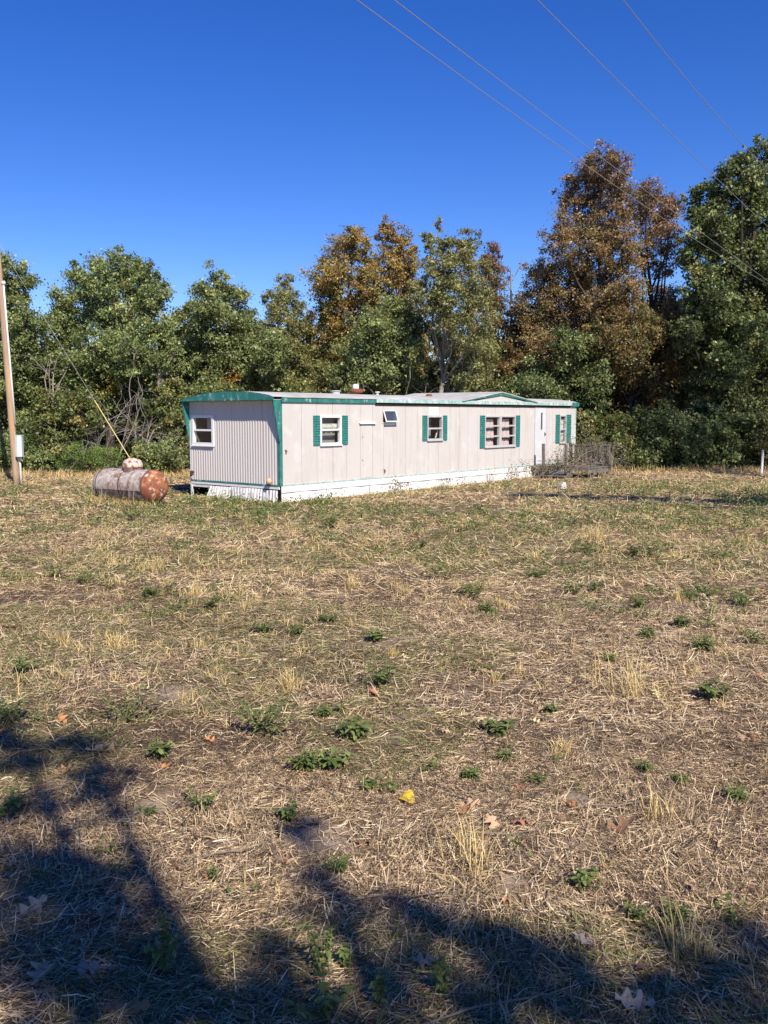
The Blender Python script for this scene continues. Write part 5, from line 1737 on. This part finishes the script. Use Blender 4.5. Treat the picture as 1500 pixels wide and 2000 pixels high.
for k, (a, c, h, lb) in enumerate([
        (1240, 1362, 100, "tallest split clump of yellow grass above a pale fallen leaf"), (1290, 1612, 90, "spiky clump of dry grass with a dark stalk"), (1095, 1490, 50, "low spreading clump of yellow green grass"), (563, 1358, 56, "yellow grass clump in the middle of the sunlit field"),
        (122, 1262, 50, "pale yellow grass clump near the picture's left side"), (220, 1270, 50, None), (470, 1170, 46, None), (380, 1175, 44, None), (985, 1195, 40, None), (1160, 1058, 44, None), (1320, 1180, 34, None), (1045, 1095, 40, None), (690, 1160, 40, None), (300, 1120, 40, None), (900, 1700, 110, "dry grass clump with green blades and curled brown leaves"),
        (1340, 1880, 120, "long drooping dry grass clump in the lower shade"), (770, 1290, 34, None), (1440, 1060, 36, None)]):
    clump_thing(a, c, h, lb, seed=k)


# ---- fallen leaves
def oak_leaf_mesh(l, lobed, rg):
    n = 15
    V, F = [], []
    cur = rg.uniform(-0.5, 0.9); tw = rg.normal() * 0.5; side = rg.uniform(0.2, 1.1) * rg.choice([-1, 1])
    for k in range(n):
        t = k / (n - 1)
        w = 0.34 * l * math.sin(math.pi * min(0.06 + t * 0.95, 1)) ** 0.7
        if lobed: w *= 0.62 + 0.42 * math.cos(t * 6.2 * math.pi + 0.6)
        zc = cur * l * (t - 0.5) ** 2
        for q in (-1, -0.5, 0, 0.5, 1):
            V.append((l * (t - 0.5), w * q, zc + side * (w * q) ** 2 / l * 2.2 + tw * w * q * (t - 0.5) + abs(q) * w * 0.12))
    for k in range(n - 1):
        for j in range(4):
            a = 5 * k + j
            F.append([a, a + 1, a + 6, a + 5])
    V = np.array(V)
    V[:, 2] -= np.percentile(V[:, 2], 12)
    return V, np.array(F)


LC = {'yellow': (0.78, 0.55, 0.06), 'brown': (0.38, 0.22, 0.13), 'tan': (0.60, 0.41, 0.26), 'orange': (0.55, 0.27, 0.12), 'grey': (0.38, 0.32, 0.28), 'pale': (0.70, 0.58, 0.30), 'red': (0.42, 0.20, 0.13)}
LEAVES = [(795, 1577, 42, 'yellow'), (715, 1662, 54, 'brown'), (610, 1628, 46, 'tan'), (200, 1482, 62, 'tan'), (122, 1412, 34, 'orange'), (326, 1516, 30, 'orange'), (42, 1592, 64, 'brown'), (35, 1630, 50, 'tan'), (376, 1444, 26, 'pale'), (412, 1462, 28, 'orange'),
          (482, 1460, 28, 'brown'), (512, 1466, 26, 'tan'), (405, 1728, 32, 'brown'), (256, 1712, 34, 'brown'), (1210, 1640, 70, 'brown'), (1115, 1597, 36, 'orange'), (1086, 1566, 30, 'pale'), (1306, 1852, 60, 'tan'), (1272, 1870, 34, 'tan'), (1354, 1760, 52, 'tan'),
          (916, 1592, 48, 'tan'), (908, 1606, 40, 'orange'), (1020, 1630, 46, 'red'), (962, 1632, 44, 'tan'), (1282, 1366, 36, 'pale'), (1116, 1366, 36, 'red'), (1056, 1366, 32, 'brown'), (1060, 1396, 22, 'tan'), (1274, 1406, 20, 'tan'), (1445, 1452, 44, 'tan'),
          (1470, 1456, 34, 'brown'), (1340, 1370, 30, 'brown'), (832, 1758, 30, 'tan'), (1412, 1672, 46, 'tan'), (1470, 1762, 40, 'brown'), (832, 1890, 46, 'grey'), (176, 1912, 64, 'grey'), (80, 1926, 70, 'tan'), (252, 1986, 84, 'brown'), (990, 1782, 34, 'brown'),
          (1246, 1912, 50, 'brown'), (1240, 1988, 70, 'grey'), (20, 1234, 36, 'orange'), (732, 1374, 24, 'red'), (932, 1306, 22, 'tan'), (960, 1340, 18, 'orange'), (1020, 1552, 30, 'red'), (1370, 1405, 18, 'tan'), (1440, 1508, 24, 'pale'), (870, 1445, 22, 'tan'),
          (1046, 1428, 24, 'pale'), (120, 1530, 40, 'brown'), (700, 1480, 26, 'orange'), (640, 1470, 20, 'brown'), (560, 1700, 30, 'brown'), (470, 1330, 22, 'tan'), (1165, 1215, 20, 'orange'), (1480, 1330, 28, 'red'), (1310, 1010, 14, 'pale'), (65, 1800, 60, 'grey'), (600, 1790, 40, 'brown'), (1140, 1860, 46, 'grey')]
LL = {0: "bright yellow fallen leaf on the sunlit straw at the shade's border", 1: "big upright curled brown leaf right of the yellow leaf, below it", 2: "twisted tan leaf with raised lobes below the bare soil", 3: "large tan leaf standing up in the upper left shade",
      14: "long rolled brown leaf lying in the sun, wider than its neighbours", 17: "large curled tan oak leaf standing under a small bright weed", 36: "big grey leaf lying deep in the lower left shade", 38: "large brown leaf at the picture's bottom edge",
      42: "orange brown leaf at the picture's left side in the middle field", 50: "small yellowish leaf on the brown thatch beside the low spreading clump", 19: "flat pinkish tan lobed oak leaf near the shade's right end"}
names = {'yellow': 'yellow', 'brown': 'curled brown', 'tan': 'lobed tan', 'orange': 'dry orange brown', 'grey': 'dull grey brown', 'pale': 'pale yellowish', 'red': 'reddish brown'}
for k, (a, c, w_, cn) in enumerate(LEAVES):
    rg = np.random.default_rng(500 + k)
    x, y, z = gbase(a, c)
    l = w_ * (y * CP - (z - EYE) * SP) / FPX * 1.1
    V, F = oak_leaf_mesh(l, cn != 'yellow', rg)
    base = np.array(LC[cn]) * rg.uniform(0.85, 1.15)
    cc = base * (0.85 + 0.3 * rg.random((len(V), 1)))
    o = link("fallen_leaf", np_mesh("fallen_leaf", V, [F], cc, True), None, M['fallen'])
    o.location = (x, y, z + 0.022)
    o.rotation_euler = (rg.normal() * 0.35 + 0.25, rg.normal() * 0.3, rg.uniform(0, 6.28))
    tag(o, LL.get(k, 'x'), "fallen leaf", "leaves fallen on the field")
    if k not in LL: later_label(o, names[cn] + " leaf", a, c, w_)

# a few loose sticks on the thatch
for k, (a, c, l_, ang) in enumerate(((640 + 130, 1772, 0.5, 0.1), (1000, 1980, 0.9, 0.35), (1085, 1760, 0.3, 1.1), (1180, 1600, 0.45, 0.1), (1075, 1330, 0.9, 0.9), (450, 1690, 0.4, 0.4), (1200, 1420, 0.35, 0.8), (960, 1655, 0.5, 0.05))):
    x, y, z = gbase(a, c)
    b = MB()
    b.tube([(-l_ / 2, 0, 0.02), (-l_ / 6, 0.02, 0.035), (l_ / 6, -0.015, 0.04), (l_ / 2, 0.01, 0.05)], [0.005, 0.0045, 0.004, 0.002], 5)
    o = b.build("fallen_twig", M['vine']); o.location = (x, y, z); o.rotation_euler = (0, 0, ang)
    tag(o, 'x', "twig", "twigs lying on the straw")
    later_label(o, "thin dead twig", a, c, l_)



settle_labels()
